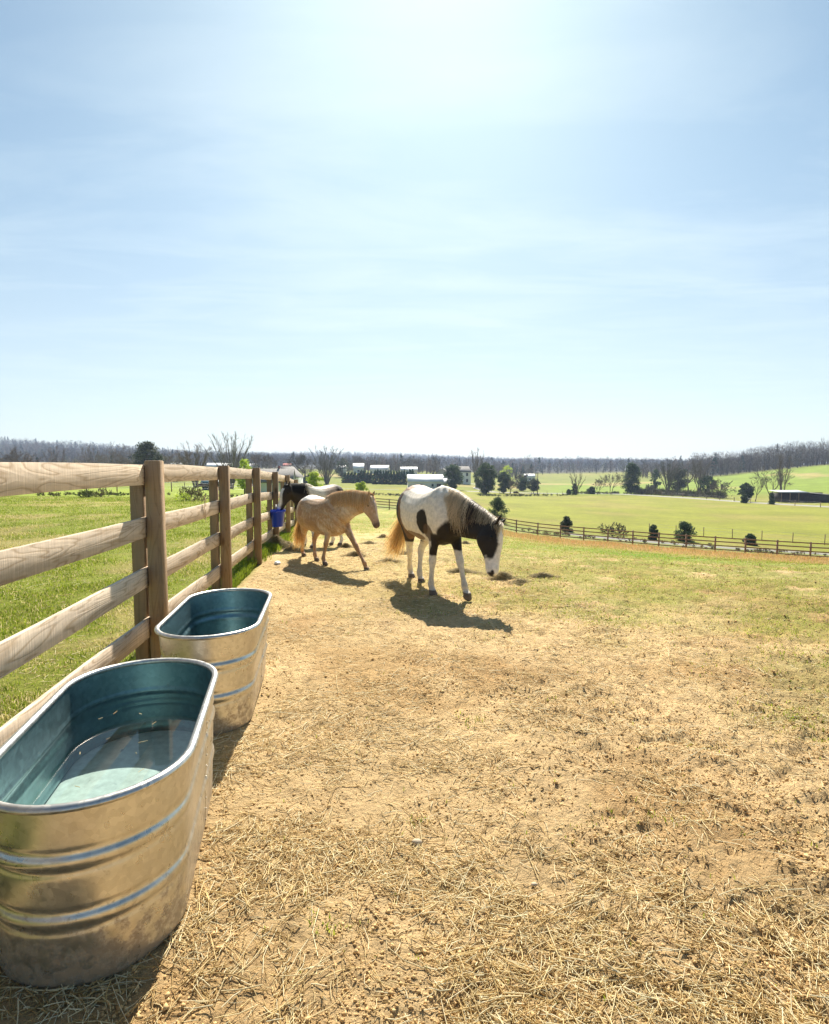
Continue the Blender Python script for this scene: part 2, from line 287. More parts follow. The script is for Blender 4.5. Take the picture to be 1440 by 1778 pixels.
M = dict(
    ground=ground_mat(),
    rail=wood_mat('rail_wood', (.68, .555, .42), (.46, .345, .23), .42, 0),
    post=wood_mat('post_wood', (.34, .235, .14), (.26, .175, .10), .4, 2),
    board=mat('dark_board', (.30, .20, .125), .9, noise=(3, .7, 1.2)),
    metal=metal_mat('galvanised', (.64, .615, .565), .25, (.46, .44, .40)),
    inner=metal_mat('galvanised_inside_sky_tint', (.24, .38, .41), .30, (.16, .29, .32)),  # same steel inside; the teal of reflected sky is painted into its colour
    tank_floor=mat('tank_floor', (.82, .78, .74), .6, metal=.0, noise=(30, .8, 1.1)),
    crumb=mat('crumb', attr='Col', rough=.95, spec=.1),
    straw=mat('straw', attr='Col', rough=.75, spec=.3, trans=.15),
    blade=mat('grass_blade', attr='Col', rough=.6, spec=.3, trans=.45),
    coat=mat('coat', attr='Col', rough=.62, spec=.3, noise=(22, .80, 1.12, 8), bump=(140, .5, .006)),
    hair=mat('hair', attr='Col', rough=.5, spec=.4, trans=.4),
    eye=mat('eye', (.01, .008, .006), .08),
    bucket=mat('bucket_plastic', (.012, .05, .55), .3, spec=.5),
    wire=mat('wire', (.35, .35, .35), .4, metal=.8),
    twine=mat('twine', (.45, .34, .2), .9),
    bark=mat('bark', (.13, .105, .085), .95, noise=(6, .7, 1.3)),
    twig=mat('twig', attr='Col', rough=.9),
    leaf=mat('leaf', attr='Col', rough=.6, trans=.35),
    needle=mat('needle', attr='Col', rough=.7, trans=.35),
    wwall=mat('white_siding', (.72, .74, .76), .7, noise=(.6, .9, 1.05)),
    gwall=mat('grey_siding', (.42, .43, .44), .8, noise=(.6, .85, 1.1)),
    troof=mat('metal_roof', (.72, .74, .75), .65, noise=(.4, .88, 1.05), spec=.2),
    groof=mat('shingle_roof', (.16, .155, .15), .9, noise=(2, .8, 1.2)),
    rroof=mat('red_roof', (.35, .10, .08), .8),
    pane=mat('window_glass', (.05, .07, .09), .1),
    dark=mat('dark_timber', (.035, .03, .028), .9, noise=(2, .7, 1.3)),
    blue=mat('teal_paint', (.03, .10, .13), .6),
    path=mat('path_gravel', (.20, .19, .165), .9, noise=(2, .85, 1.1)),
    road=mat('road_gravel', (.28, .27, .24), .9, noise=(2, .85, 1.1)),
    plastic=mat('white_plastic', (.85, .86, .88), .5),
)

# ------------------------------------------------------------------ terrain
PX = np.array([-400, 0, 250, 430, 600, 750, 900, 1050, 1200, 1440, 1850.])
DD = np.array([4, 7, 10, 16, 25, 50, 62, 90, 130, 180, 230, 300, 400, 550, 800, 1200, 2000, 4000.])
YI = np.array([
 [1189, 1028, 961, 904, 872, 859, 856, 853, 849, 845, 841, 836, 829, 818, 794, 764, 768, 790],
 [1189, 1028, 961, 904, 872, 859, 856, 853, 849, 845, 841, 836, 829, 819, 797, 768, 772, 790],
 [1189, 1028, 961, 904, 872, 861, 857, 853, 848, 844, 838, 828, 816, 811, 801, 787, 786, 792],
 [1189, 1028, 962, 912, 884, 865, 862, 856, 850, 846, 839, 829, 817, 812, 808, 801, 793, 793],
 [1189, 1028, 964, 929, 908, 895, 889, 875, 862, 853, 845, 834, 820, 816, 812, 806, 790, 790],
 [1189, 1028, 964, 930, 914, 905, 899, 881, 866, 857, 847, 836, 823, 819, 815, 808, 795, 792],
 [1189, 1029, 966, 948, 941, 936, 932, 901, 876, 864, 856, 848, 838, 826, 818, 810, 803, 798],
 [1189, 1030, 969, 957, 951, 947, 942, 906, 879, 865, 856, 848, 838, 824, 814, 808, 803, 798],
 [1189, 1031, 974, 968, 964, 959, 951, 911, 882, 867, 858, 848, 832, 818, 818, 814, 806, 800],
 [1189, 1034, 982, 984, 980, 974, 959, 917, 884, 868, 850, 826, 803, 803, 808, 810, 808, 802],
 [1189, 1037, 990, 996, 991, 985, 968, 922, 886, 868, 846, 816, 792, 792, 803, 808, 808, 802]], float)
_la = np.linspace(math.log(4), math.log(12000), 240); _px = np.linspace(-400, 1850, 226)
_rows = np.array([np.interp(_la, np.log(DD), r) for r in YI])
_Y = np.array([np.interp(_px, PX, _rows[:, j]) for j in range(len(_la))]).T
_d = np.exp(_la)
_Z = CAM_H - (_Y - 812) / 1020 * _d[None, :]
def _sm(A, n, ax):
    k = np.hanning(n + 2)[1:-1]; k /= k.sum(); p = [(0, 0), (0, 0)]; p[ax] = (n // 2, n // 2)
    return np.apply_along_axis(lambda r: np.convolve(r, k, 'valid'), ax, np.pad(A, p, mode='edge'))
_Z = _sm(_sm(_Z, 25, 0), 11, 1)
_Z *= ss(4, 6.5, _d)[None, :]
def tz(x, y):
    x = np.asarray(x, float); y = np.asarray(y, float); r = np.hypot(x, y)
    d = np.maximum(np.maximum(y, .67 * r), 4.01); a = 720 + 1020 * np.clip(x / d, -1.09, 1.1)
    u = np.clip((a + 400) / 10, 0, 224.999); v = np.clip((np.log(d) - _la[0]) / (_la[1] - _la[0]), 0, 238.999)
    i = u.astype(int); j = v.astype(int); fu = u - i; fv = v - j
    return (_Z[i, j] * (1 - fu) + _Z[i + 1, j] * fu) * (1 - fv) + (_Z[i, j + 1] * (1 - fu) + _Z[i + 1, j + 1] * fu) * fv
FA = np.array([-1.86, 4.21]); FD = np.array([-.285, 2.42]); FU = FD / np.linalg.norm(FD); FN = np.array([FU[1], -FU[0]])  # FN points into the paddock
def fside(x, y): return (x - FA[0]) * FN[0] + (y - FA[1]) * FN[1]
def micro(x, y):
    r = np.hypot(x, y); k = 1 - ss(12, 22, r); p = ss(-.05, .25, fside(x, y))
    rough = .45 + .75 * ss(-.2, 1.8, x + .25 * y - .6)
    a = (fbm(x, y, 2.2, 3, 1) - .5) * .035 + (fbm(x, y, 9, 3, 2) - .5) * .034 * rough + (np.abs(fbm(x, y, 26, 3, 3) - .5)) * -.040 * rough + ss(.62, .74, fbm(x, y, 17, 2, 6)) * .008 * rough
    hole = ss(.58, .70, fbm(x, y, 8.5, 3, 5)) * -.017 * rough
    far = (fbm(x, y, .9, 3, 4) - .5) * .06
    return k * (p * (a + hole) + (1 - p) * far)
def gz(x, y): return tz(x, y) + micro(x, y)
def at(px, d, z=None):
    x = (px - 720) / 1020 * d
    return Vector((x, d, float(tz(x, d)) if z is None else z))

def fy(x): return np.interp(x, [-8, -1.5, 11.3, 19.2, 25.9, 31.8, 37.3, 60], [80, 76, 64, 59.5, 55, 51.5, 47.5, 33])
def zone(x, y):
    """land cover colour and bare-soil factor"""
    r = np.hypot(x, y); n1 = fbm(x, y, .55, 4, 11); n2 = fbm(x, y, .09, 4, 12); n3 = fbm(x, y, 2.6, 4, 13); s = fside(x, y)
    d = np.maximum(np.maximum(y, .67 * r), .1); px = 720 + 1020 * x / d
    soil = np.array([.68, .48, .245]); soil2 = np.array([.51, .325, .145]); green = np.array([.19, .265, .025]); lush = np.array([.22, .255, .03]); yel = np.array([.36, .31, .085])
    dry = np.array([.42, .24, .085]); meadow = np.array([.225, .235, .028]); hay = np.array([.60, .45, .21]); forest = np.array([.035, .034, .02])
    def mixc(a, b, t): return a * (1 - t[..., None]) + b * t[..., None]
    c = np.broadcast_to(soil, x.shape + (3,)).copy()
    c = mixc(c, soil2, ss(.46, .70, fbm(x, y, 1.3, 5, 15) + .10 * ss(0, 3, x)))
    # inside the paddock: green starts patchily with distance, earlier on the right
    lim = 7.6 + 1.2 * ss(0, -3, x) * 4 - 1.9 * ss(.3, 3.5, x)
    g = ss(-2.9, 2.4, d - lim + (n1 - .5) * 5.0 + (fbm(x, y, 1.9, 4, 16) - .5) * 4 + 1.1 * ss(.2, 2.5, x))
    c = mixc(c, mixc(np.broadcast_to(green, c.shape), yel, ss(.40, .75, n3)), g * .82 * ss(.15, .6, n3 + .25 * ss(8, 16, d)))
    od = ss(12, 20, d + (n1 - .5) * 10 - 9 * ss(1, .2, x / d)) * ss(.10, .3, x / d)
    c = mixc(c, np.array([.14, .27, .012]), ss(.50, .64, n1 + .10 * ss(.2, .6, x / d)) * ss(8.5, 13, d) * ss(26, 16, d) * ss(.12, .35, x / d) * .8)
    c = mixc(c, dry, od * .9)
    dirt = (1 - g) * (1 - od)
    hz = np.exp(-(((x + .9) / 1.9) ** 2 + ((y - 12.5) / 6.0) ** 2)) * 1.35 * ss(.25, .55, n3)
    hz = np.clip(hz, 0, 1); c = mixc(c, hay, hz); dirt = np.maximum(dirt, hz * .9)
    # beyond the bottom fence
    bey = ss(-1, 2, y - fy(x))
    c = mixc(c, mixc(np.broadcast_to(meadow, c.shape), np.array([.27, .225, .06]), ss(.45, .75, n2) * .6), bey); dirt = dirt * (1 - bey)
    c = mixc(c, mixc(np.broadcast_to(np.array([.23, .21, .10]), c.shape), green, n3), bey * (1 - ss(8, 16, y - fy(x))))
    # left pasture
    lf = ss(.12, -.08, s) * ss(300, 200, r)
    lc = mixc(np.broadcast_to(lush, c.shape), np.array([.33, .28, .09]), ss(.46, .64, n1 + .14 * ss(9, 2, r) - .10 * ss(8, 22, r)) * .9)
    lc = mixc(lc, np.array([.23, .29, .03]), ss(20, 60, r))
    c = mixc(c, lc, lf); dirt = dirt * (1 - lf)
    # far land
    c = mixc(c, np.array([.17, .20, .03]), ss(200, 260, r) * (1 - ss(480, 620, r)) * .7)
    wl = ss(470, 600, d) * ss(700, 500, px); wr = ss(395, 430, d - .0 * px) * ss(1180, 1230, px); wc = ss(560, 700, d)
    c = mixc(c, forest, np.clip(wl + wr + wc, 0, 1))
    c = mixc(c, np.array([.19, .26, .025]), ss(900, 1000, px) * ss(200, 230, d) * (1 - ss(385, 400, d)))
    c = mixc(c, np.array([.44, .30, .14]), ss(.62, .72, fbm(x, y, .03, 3, 19)) * ss(240, 300, d) * ss(420, 380, d) * .6)
    return np.clip(c, 0, 1), np.clip(dirt, 0, 1)

def build_ground():
    th = np.concatenate([np.arange(-52, 52.01, .18), np.arange(56, 306, 4.)]); th = np.radians(th)
    rr = np.concatenate([.35 * 1.008 ** np.arange(0, 462), 14.0 * 1.03 ** np.arange(1, 222)])
    Rr, Th = np.meshgrid(rr, th, indexing='ij'); X = Rr * np.sin(Th); Y = Rr * np.cos(Th)
    Z = gz(X, Y); n = len(th); m = len(rr)
    V = np.stack([X, Y, Z], -1).reshape(-1, 3)
    i = np.arange(m - 1)[:, None]; j = np.arange(n)[None, :]; a = (i * n + j); b = i * n + (j + 1) % n
    Q = np.stack([a, a + n, b + n, b], -1).reshape(-1, 4)
    c0 = len(V); V = np.vstack([V, [[0, 0, 0.0]]]); T = np.array([[c0, q, (q + 1) % n] for q in range(n)])
    C, D = zone(V[:, 0], V[:, 1])
    g = G(); g.add(V, T=T, Q=Q, C=C); o = g.build('ground', M['ground'], smooth=True)
    at_ = o.data.attributes.new('Dirt', 'FLOAT', 'POINT'); at_.data.foreach_set('value', D.astype(np.float32))
    tag(o, kind='structure')
build_ground()

def strip(name, pts, wdt, matl, off=.12, step=2.5, kind='structure'):
    P = np.array(pts, float); L = np.concatenate([[0], np.cumsum(np.linalg.norm(np.diff(P, axis=0), axis=1))])
    s = np.arange(0, L[-1], step); X = np.interp(s, L, P[:, 0]); Y = np.interp(s, L, P[:, 1])
    k = np.hanning(9); k /= k.sum(); X = np.convolve(np.pad(X, 4, mode='edge'), k, 'valid'); Y = np.convolve(np.pad(Y, 4, mode='edge'), k, 'valid')
    tx, ty = np.gradient(X), np.gradient(Y); q = np.hypot(tx, ty); nx, ny = -ty / q, tx / q
    cols = []
    for e in (-1, -.5, 0, .5, 1):
        x = X + nx * wdt / 2 * e; y = Y + ny * wdt / 2 * e; z = tz(x, y) + off * (1 if abs(e) < 1 else -.3)
        cols.append(np.stack([x, y, z], 1))
    g = G(); g.rings([np.array([c[i] for c in cols]) for i in range(len(X))], cap=False, closed=False)
    return tag(g.build(name, matl, smooth=True), kind=kind)
def pa(px, d): return ((px - 720) / 1020 * d, d)
strip('farm_road', [pa(1900, 112), pa(1440, 140), pa(1300, 162), pa(1180, 195), pa(1080, 222), pa(960, 226), pa(860, 222), pa(800, 215)], 4.5, M['road'])
strip('gravel_path', [pa(1900, 48), pa(1440, 58), pa(1200, 63), pa(1050, 67), pa(960, 71)], 3.0, M['path'], off=.05, step=1.2)
strip('driveway', [pa(860, 222), pa(838, 240), pa(828, 262), pa(845, 300), pa(800, 320)], 4.5, M['road'])
strip('village_lane', [pa(700, 205), pa(560, 205), pa(420, 190), pa(300, 170)], 2.5, M['path'], off=.06)

# ------------------------------------------------------------------ the wooden fence beside the troughs
def fence_pos(n, off=0, z=0):
    p = FA + FD * n + FN * off
    return Vector((p[0], p[1], z))
YAW = math.atan2(FU[1], FU[0])       # fence direction
ZT = [1.51, 1.51, 1.51, 1.49, 1.465, 1.385, 1.285, 1.14, .97, .78, .58, .36, .12, -.1]   # rail top heights at post n-1 .. (index 0 is post -1)
fence = empty('wooden_fence', fence_pos(0, 0, 0), YAW)
tag(fence, 'weathered four-board wooden fence running away along the left of the troughs', 'fence')
def fl(n, off, z):                  # fence-local coordinates: x along, y = left of direction (away from the paddock)
    return ((n) * float(np.linalg.norm(FD)), -off, z)
def bevel_box(g, c, d, b, rotz=0, wob=0, tilt=0):
    x, y, z = [v / 2 for v in d]; pts = []
    prof = [(-x + b, -y), (x - b, -y), (x, -y + b), (x, y - b), (x - b, y), (-x + b, y), (-x, y - b), (-x, -y + b)]
    zs = [(-z, 0), (z - b, 0), (z, b)]
    rg = []
    for zz, ins in zs:
        k = (x - ins) / x
        rg.append(np.array([[px_ * k + tilt * zz, py_ * k, zz] for px_, py_ in prof]) + np.array(c))
    g.rings(rg)
for n in range(-2, 11):
    zt = ZT[n + 2] if n + 2 < len(ZT) else 0
    wp = fence_pos(n); zg = float(tz(wp.x, wp.y)) - .25; top = zt + .018 + random.uniform(-.006, .01)
    g = G(); bevel_box(g, fl(n, 0, (top + zg) / 2), (.104, .104, top - zg), .006, tilt=random.uniform(-.006, .006)); g.build('post', M['post'], fence)
    g = G(); t2 = zt - .03; bevel_box(g, fl(n, -.118, (t2 + zg) / 2), (.075, .09, t2 - zg), .005); o = g.build('backing_post', M['post'], fence)
for n in range(-2, 10):
    z0, z1 = ZT[n + 2], ZT[n + 3]
    for k in range(4):
        a = np.array(fl(n, -.068, z0 - .075 - (0, .375, .742, 1.10)[k] + random.uniform(-.006, .006))); b = np.array(fl(n + 1, -.068, z1 - .075 - (0, .375, .742, 1.10)[k] + random.uniform(-.006, .006)))
        c = (a + b) / 2; L = np.linalg.norm(b - a) - .004
        o = G(); h = .142; t = .024; seg = 14; rg = []
        for i in range(seg + 1):
            u = i / seg; x = (u - .5) * L; wv = .004 * math.sin(u * 5 + k * 2 + n) ; e = .0018
            pr = [(-t / 2 + e, -h / 2), (t / 2 - e, -h / 2), (t / 2, -h / 2 + e), (t / 2, h / 2 - e), (t / 2 - e, h / 2), (-t / 2 + e, h / 2), (-t / 2, h / 2 - e), (-t / 2, -h / 2 + e)]
            rg.append(np.array([[x, p + wv * .5, q + wv] for p, q in pr]))
        o.rings(rg); ob = o.build('rail', M['rail'], fence)
        ob.location = c; ob.rotation_euler = (0, -math.atan2(b[2] - a[2], np.linalg.norm((b - a)[:2])), 0)
# loop of twine over the second rail
g = G(); a = np.linspace(0, 2 * math.pi, 30); cc = fence_pos(.69, -.045, 0)
P = [(cc.x + .004 * math.sin(3 * t) + .02 * math.cos(t) * FU[0] * 1.4, cc.y + .03 * math.cos(t), 1.09 + .0 + .105 * math.sin(t) - (.03 if math.sin(t) < 0 else 0)) for t in a]
g.tube(P, .0035, 5); g.tube([(cc.x - .02, cc.y, 1.155), (cc.x + .0, cc.y + .02, 1.17), (cc.x + .015, cc.y - .01, 1.15)], .005, 5)
tag(g.build('twine_loop', M['twine'], smooth=True), 'thin loop of twine hanging over the second fence board from the top', 'twine')

# ------------------------------------------------------------------ stock tanks
def stadium(L, W, off, n=28):
    r = W / 2; s = L / 2 - r; a = np.linspace(-math.pi / 2, math.pi / 2, n); P = []
    R_ = r + off
    for t in a: P.append((s + R_ * math.cos(t), R_ * math.sin(t)))
    for q in np.linspace(0, 1, 6)[1:-1]: P.append((s * (1 - 2 * q), R_))
    for t in a: P.append((-s - R_ * math.cos(t), -R_ * math.sin(t) * -1 if False else R_ * math.sin(-t)))
    for q in np.linspace(0, 1, 6)[1:-1]: P.append((-s * (1 - 2 * q), -R_))
    return np.array(P)
def tank(name, loc, rz, L, W, H, label, water=None, group='galvanised troughs along the fence', tp=.034, fz=.04):
    t = empty(name, loc, rz); tag(t, label, 'water trough', group)
    def rib(z, zc, a):
        u = (z - zc) / .019
        return a * max(0, 1 - u * u) - a * .55 * (math.exp(-((u - 1.6) / .5) ** 2) + math.exp(-((u + 1.6) / .5) ** 2))
    def off(z): return -tp * (1 - z / H) ** .9 + rib(z, H * .38, .007) + rib(z, H * .70, .007) + (-.012 * math.exp(-z / .008))
    zs = sorted(set([0, .004, .01, .02, .04] + [H * f + d for f in (.38, .70) for d in np.linspace(-.06, .06, 17)] + list(np.linspace(.05, H, 18))))
    g = G(); rg = []
    for z in zs:
        P = stadium(L, W, off(z)); rg.append(np.column_stack([P, np.full(len(P), z)]))
    g.rings(rg, cap=False); g.build('wall', M['metal'], t, smooth=True)
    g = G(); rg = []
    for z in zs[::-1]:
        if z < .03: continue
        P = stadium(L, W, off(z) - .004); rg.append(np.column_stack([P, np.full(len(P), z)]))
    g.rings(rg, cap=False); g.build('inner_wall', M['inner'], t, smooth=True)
    g = G(); P = stadium(L, W, off(fz) - .003); rg = [np.column_stack([P * k, np.full(len(P), fz + (.004 if k < .95 else 0))]) for k in (1, .94, .90, .5, .02)]
    g.rings(rg, cap=False); g.build('tank_floor', M['tank_floor'], t, smooth=True)
    g = G(); P = stadium(L, W, .004); rg = []
    N = np.roll(P, -1, 0) - np.roll(P, 1, 0); N = np.column_stack([N[:, 1], -N[:, 0]]); N /= np.linalg.norm(N, axis=1)[:, None]
    for q in np.linspace(0, 2 * math.pi, 13)[:-1]:
        rg.append(np.column_stack([P + N * .0145 * math.cos(q), H + .0125 * math.sin(q) + 0 * P[:, :1].ravel()]))
    rg.append(rg[0]); g.rings(rg, cap=False); g.build('rim', M['metal'], t, smooth=True)
    # riveted seam on the side facing the paddock
    g = G(); sx = .10; rg = []
    for z in zs:
        y = -(W / 2 + off(z) + .0015); rg.append(np.array([[sx - .016, y + .002, z], [sx - .015, y, z], [sx + .015, y, z], [sx + .016, y + .002, z]]))
    g.rings(rg, cap=False, closed=False)
    for z in np.arange(.05, H - .03, .045):
        for dx_ in (-.009,):
            y = -(W / 2 + off(z) + .002); a = np.linspace(0, 2 * math.pi, 9)[:-1]
            g.rings([np.column_stack([sx + dx_ + rr_ * np.cos(a), np.full(8, y - h_), z + rr_ * np.sin(a)]) for rr_, h_ in ((.005, 0), (.004, .002), (.001, .003))])
    g.build('seam', M['metal'], t)
    if water:
        g = G(); P = stadium(L, W, off(water) - .006); g.rings([np.column_stack([P * k, np.full(len(P), water)]) for k in (1, .6, .02)], cap=False)
        o = g.build('water', M['water'], None, smooth=True); o.location = loc; o.rotation_euler = (0, 0, rz)
        tag(o, 'clear water standing in the nearest galvanised trough', 'water', kind='stuff')
    return t
def water_mat():
    m = bpy.data.materials.new('water'); m.use_nodes = True; t = m.node_tree; t.nodes.clear()
    tr = t.nodes.new('ShaderNodeBsdfTransparent'); tr.inputs[0].default_value = (.66, .79, .78, 1)
    gl = t.nodes.new('ShaderNodeBsdfGlossy'); gl.inputs['Roughness'].default_value = .02
    fr = t.nodes.new('ShaderNodeFresnel'); fr.inputs[0].default_value = 1.33
    n = t.nodes.new('ShaderNodeTexNoise'); n.inputs['Scale'].default_value = 5; bp = t.nodes.new('ShaderNodeBump'); bp.inputs['Strength'].default_value = .05; t.links.new(n.outputs[0], bp.inputs['Height'])
    t.links.new(bp.outputs[0], gl.inputs['Normal']); t.links.new(bp.outputs[0], fr.inputs['Normal'])
    mi = t.nodes.new('ShaderNodeMixShader'); t.links.new(fr.outputs[0], mi.inputs[0]); t.links.new(tr.outputs[0], mi.inputs[1]); t.links.new(gl.outputs[0], mi.inputs[2])
    o = t.nodes.new('ShaderNodeOutputMaterial'); t.links.new(mi.outputs[0], o.inputs[0]); return m
M['water'] = water_mat()
T1 = dict(loc=(-1.105, 2.145, 0.0), rz=R(90 + 12.5)); T2 = dict(loc=(-1.24, 3.69, 0.0), rz=R(90 + 8.5))
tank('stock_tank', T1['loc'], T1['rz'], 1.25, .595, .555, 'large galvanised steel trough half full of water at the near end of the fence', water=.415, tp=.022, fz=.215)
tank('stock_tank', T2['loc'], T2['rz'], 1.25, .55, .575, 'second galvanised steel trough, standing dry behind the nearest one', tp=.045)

# ------------------------------------------------------------------ horses
def loft(g, secs, n=22):
    """secs: (centre, axis u, half u, axis v, half v, exponent)"""
    rg = []; a = np.linspace(0, 2 * math.pi, n, endpoint=False)
    for c, u, hu, v, hv, e in secs:
        u = np.array(u, float); v = np.array(v, float); u /= np.linalg.norm(u); v /= np.linalg.norm(v)
        ca, sa = np.cos(a), np.sin(a); p = 2 / e
        rg.append(np.array(c) + (np.sign(ca) * np.abs(ca) ** p * hu)[:, None] * u + (np.sign(sa) * np.abs(sa) ** p * hv)[:, None] * v)
    g.rings(rg)
def spline(P, k):
    P = np.array(P, float); n = len(P); t = np.linspace(0, n - 1, k); out = []
    for q in t:
        i = min(int(q), n - 2); f = q - i; p0 = P[max(i - 1, 0)]; p1 = P[i]; p2 = P[i + 1]; p3 = P[min(i + 2, n - 1)]
        out.append(.5 * ((2 * p1) + (-p0 + p2) * f + (2 * p0 - 5 * p1 + 4 * p2 - p3) * f * f + (-p0 + 3 * p1 - 3 * p2 + p3) * f ** 3))
    return np.array(out)
def ik(A, B, l1, l2, bend):
    A = np.array(A, float); B = np.array(B, float); D = B - A; d = np.linalg.norm(D)
    if d >= (l1 + l2) * .999: return A + D * l1 / (l1 + l2)
    a = (l1 * l1 - l2 * l2 + d * d) / (2 * d); h = math.sqrt(max(l1 * l1 - a * a, 0)); u = D / d
    b = np.array([bend, 0, 0.]); b -= u * b.dot(u); b /= np.linalg.norm(b)
    return A + u * a + b * h
def horse(name, loc, heading, s, hooves, poll, muzzle, dorsal, coat, label, fat=1., nk=1.12, hk=1.2, lk=1.22, neck_mid=None, ear_fwd=.6, mane=None, tail=None, lift=None, forelock=None):
    """everything below is in horse-local metres for a horse 1.5 m at the withers; the empty scales it by s.
       hooves: world xy of RH, LH, RF, LF; poll, muzzle: world xyz; heading: unit xy"""
    hx, hy = heading; q = math.hypot(hx, hy); hx /= q; hy /= q
    def loc_(p, z=None):
        dx_, dy_ = p[0] - loc[0], p[1] - loc[1]
        return np.array([(dx_ * hx + dy_ * hy) / s, (-dx_ * hy + dy_ * hx) / s, ((p[2] if z is None else z) - loc[2]) / s])
    def dir_(p): return np.array([p[0] * hx + p[1] * hy, -p[0] * hy + p[1] * hx, p[2]])
    g = G(); Y = (0, 1, 0)
    T_ = [(-.82, 1.10, .10, .08), (-.78, 1.12, .20, .17), (-.66, 1.14, .31, .25), (-.50, 1.15, .345, .28), (-.30, 1.125, .34, .275), (-.08, 1.095, .34, .295), (.12, 1.085, .35, .29), (.30, 1.10, .365, .26), (.43, 1.125, .375, .22), (.54, 1.10, .33, .20), (.64, 1.05, .25, .175), (.72, 1.02, .13, .11)]
    sec = []
    for x, z, hh, hw in T_:
        z -= (fat - 1) * .10
        low = fat if z - hh < .85 else 1
        sec.append(((x, 0, z - (fat - 1) * .12), (0, 0, 1), hh * (1 + (fat - 1) * .6), Y, hw * fat, 2.15))
    loft(g, sec)
    pts = np.array([[p[1], 0, p[2]] if False else [p[0], p[1] + p[2], 0] for p in T_])
    # withers ridge
    loft(g, [((.20, 0, 1.36), (0, 0, 1), .06, Y, .05, 2), ((.36, 0, 1.40), (0, 0, 1), .105, Y, .06, 2), ((.50, 0, 1.39), (0, 0, 1), .10, Y, .06, 2), ((.62, 0, 1.33), (0, 0, 1), .07, Y, .06, 2)])
    # neck
    P = loc_(poll); Mz = loc_(muzzle); dn = dir_(dorsal); dn /= np.linalg.norm(dn)
    ax = Mz - P; HL = np.linalg.norm(ax); ax /= HL; dn -= ax * dn.dot(ax); dn /= np.linalg.norm(dn); lat = np.cross(dn, ax)
    B0 = np.array([.40, 0, 1.16]); Nend = P + ax * .07 - dn * .055
    mid = (B0 + Nend) / 2 + (np.array(neck_mid) if neck_mid else 0)
    C_ = spline([B0 - [.12, 0, 0], B0 + (mid - B0) * .35, mid, mid + (Nend - mid) * .55, Nend], 12)
    hu = nk * np.interp(np.linspace(0, 1, 12), [0, .25, .55, .85, 1], [.25, .255, .19, .145, .125]); hv = np.interp(np.linspace(0, 1, 12), [0, .25, .6, 1], [.17, .14, .10, .08]) * nk
    Tn = np.gradient(C_, axis=0); crest = []; under = []; sec = []
    for i in range(12):
        t = Tn[i] / np.linalg.norm(Tn[i]); k = i / 11
        up = np.array([0, 0, 1.]) * (1 - k) + dn * k * 1.0; up = up - t * up.dot(t); up /= np.linalg.norm(up); sd_ = np.cross(t, up)
        sec.append((C_[i], up, hu[i], sd_, hv[i], 2.1)); crest.append((C_[i] + up * hu[i], sd_, up, hv[i], hu[i]))
    loft(g, sec)
    # head
    hs = HL / .60
    H_ = [(-.045, -.075, .06, .05), (.0, -.075, .085, .068), (.06, -.085, .115, .085), (.14, -.095, .135, .098), (.22, -.090, .128, .092), (.30, -.075, .105, .072), (.38, -.062, .083, .058), (.46, -.055, .071, .052), (.53, -.052, .067, .054), (.585, -.052, .055, .047), (.612, -.052, .03, .028)]
    loft(g, [(P + ax * a * hs + dn * b * hs, dn, u * hs * hk, lat, v * hs * hk, 2.3) for a, b, u, v in H_])
    for sg in (-1, 1):      # cheek, brow, nostril
        c = P + ax * .17 * hs - dn * .13 * hs * hk + lat * sg * .045 * hs * hk
        loft(g, [(c + dn * k * .07 * hs, ax, .085 * hs * math.sqrt(1 - k * k * .9), lat, .05 * hs * math.sqrt(1 - k * k * .9), 2) for k in (-1, -.6, 0, .6, 1)])
        c = P + ax * .165 * hs - dn * .035 * hs + lat * sg * .080 * hs * hk
        loft(g, [(c + ax * k * .035 * hs, dn, .022 * hs * math.sqrt(1.02 - k * k), lat, .022 * hs * math.sqrt(1.02 - k * k), 2) for k in (-1, -.5, 0, .5, 1)])
        # ear
        e0 = P + lat * sg * .048 * hs - dn * .015 * hs; ed = -ax * .8 + dn * ear_fwd + lat * sg * .28; ed /= np.linalg.norm(ed); ew = np.cross(ed, dn); ew /= np.linalg.norm(ew); et = np.cross(ed, ew)
        loft(g, [(e0 + ed * k * .17 * hs, ew, wv * hs, et, wv * .62 * hs, 2) for k, wv in ((-.25, .03), (.05, .028), (.35, .033), (.6, .028), (.82, .017), (1, .006))], 12)
    # legs
    meta = []
    for i, (hw_, side, hind) in enumerate(zip(hooves, (-1, 1, -1, 1), (1, 1, 0, 0))):
        Tt = loc_(hw_, loc[2]); Tt[2] = (float(gz(hw_[0], hw_[1])) - loc[2]) / s + .004 + (lift or {}).get(i, 0) / s
        tip = (lift or {}).get(('tip', i), 0)
        if hind:
            Hp = np.array([-.50, side * .13, 1.15]); S = np.array([-.40 + (Tt[0] + .62) * .25, side * .165, .86])
            Fk = Tt + np.array([-.075, 0, .15]); Hk = ik(S, Fk, .46, .38, -1)
            secs = [(Hp + [.02, 0, .02], .23, .11), (Hp + (S - Hp) * .5 + [-.04, 0, 0], .235, .115), (S + [-.035, 0, 0], .165, .10), (S + (Hk - S) * .3, .115, .082), (S + (Hk - S) * .6, .078, .058), (S + (Hk - S) * .86, .054, .04), (Hk + [.004, 0, 0], .06, .044), (Hk + (Fk - Hk) * .14, .05, .04), (Hk + (Fk - Hk) * .35, .036, .03), (Hk + (Fk - Hk) * .75, .034, .028), (Fk, .046, .038)]
        else:
            Sh = np.array([.48, side * .12, 1.08]); E_ = np.array([.40 + (Tt[0] - .44) * .18, side * .135, .86])
            Fk = Tt + np.array([-.07, 0, .145]); Hk = ik(E_, Fk, .41, .325, 1)
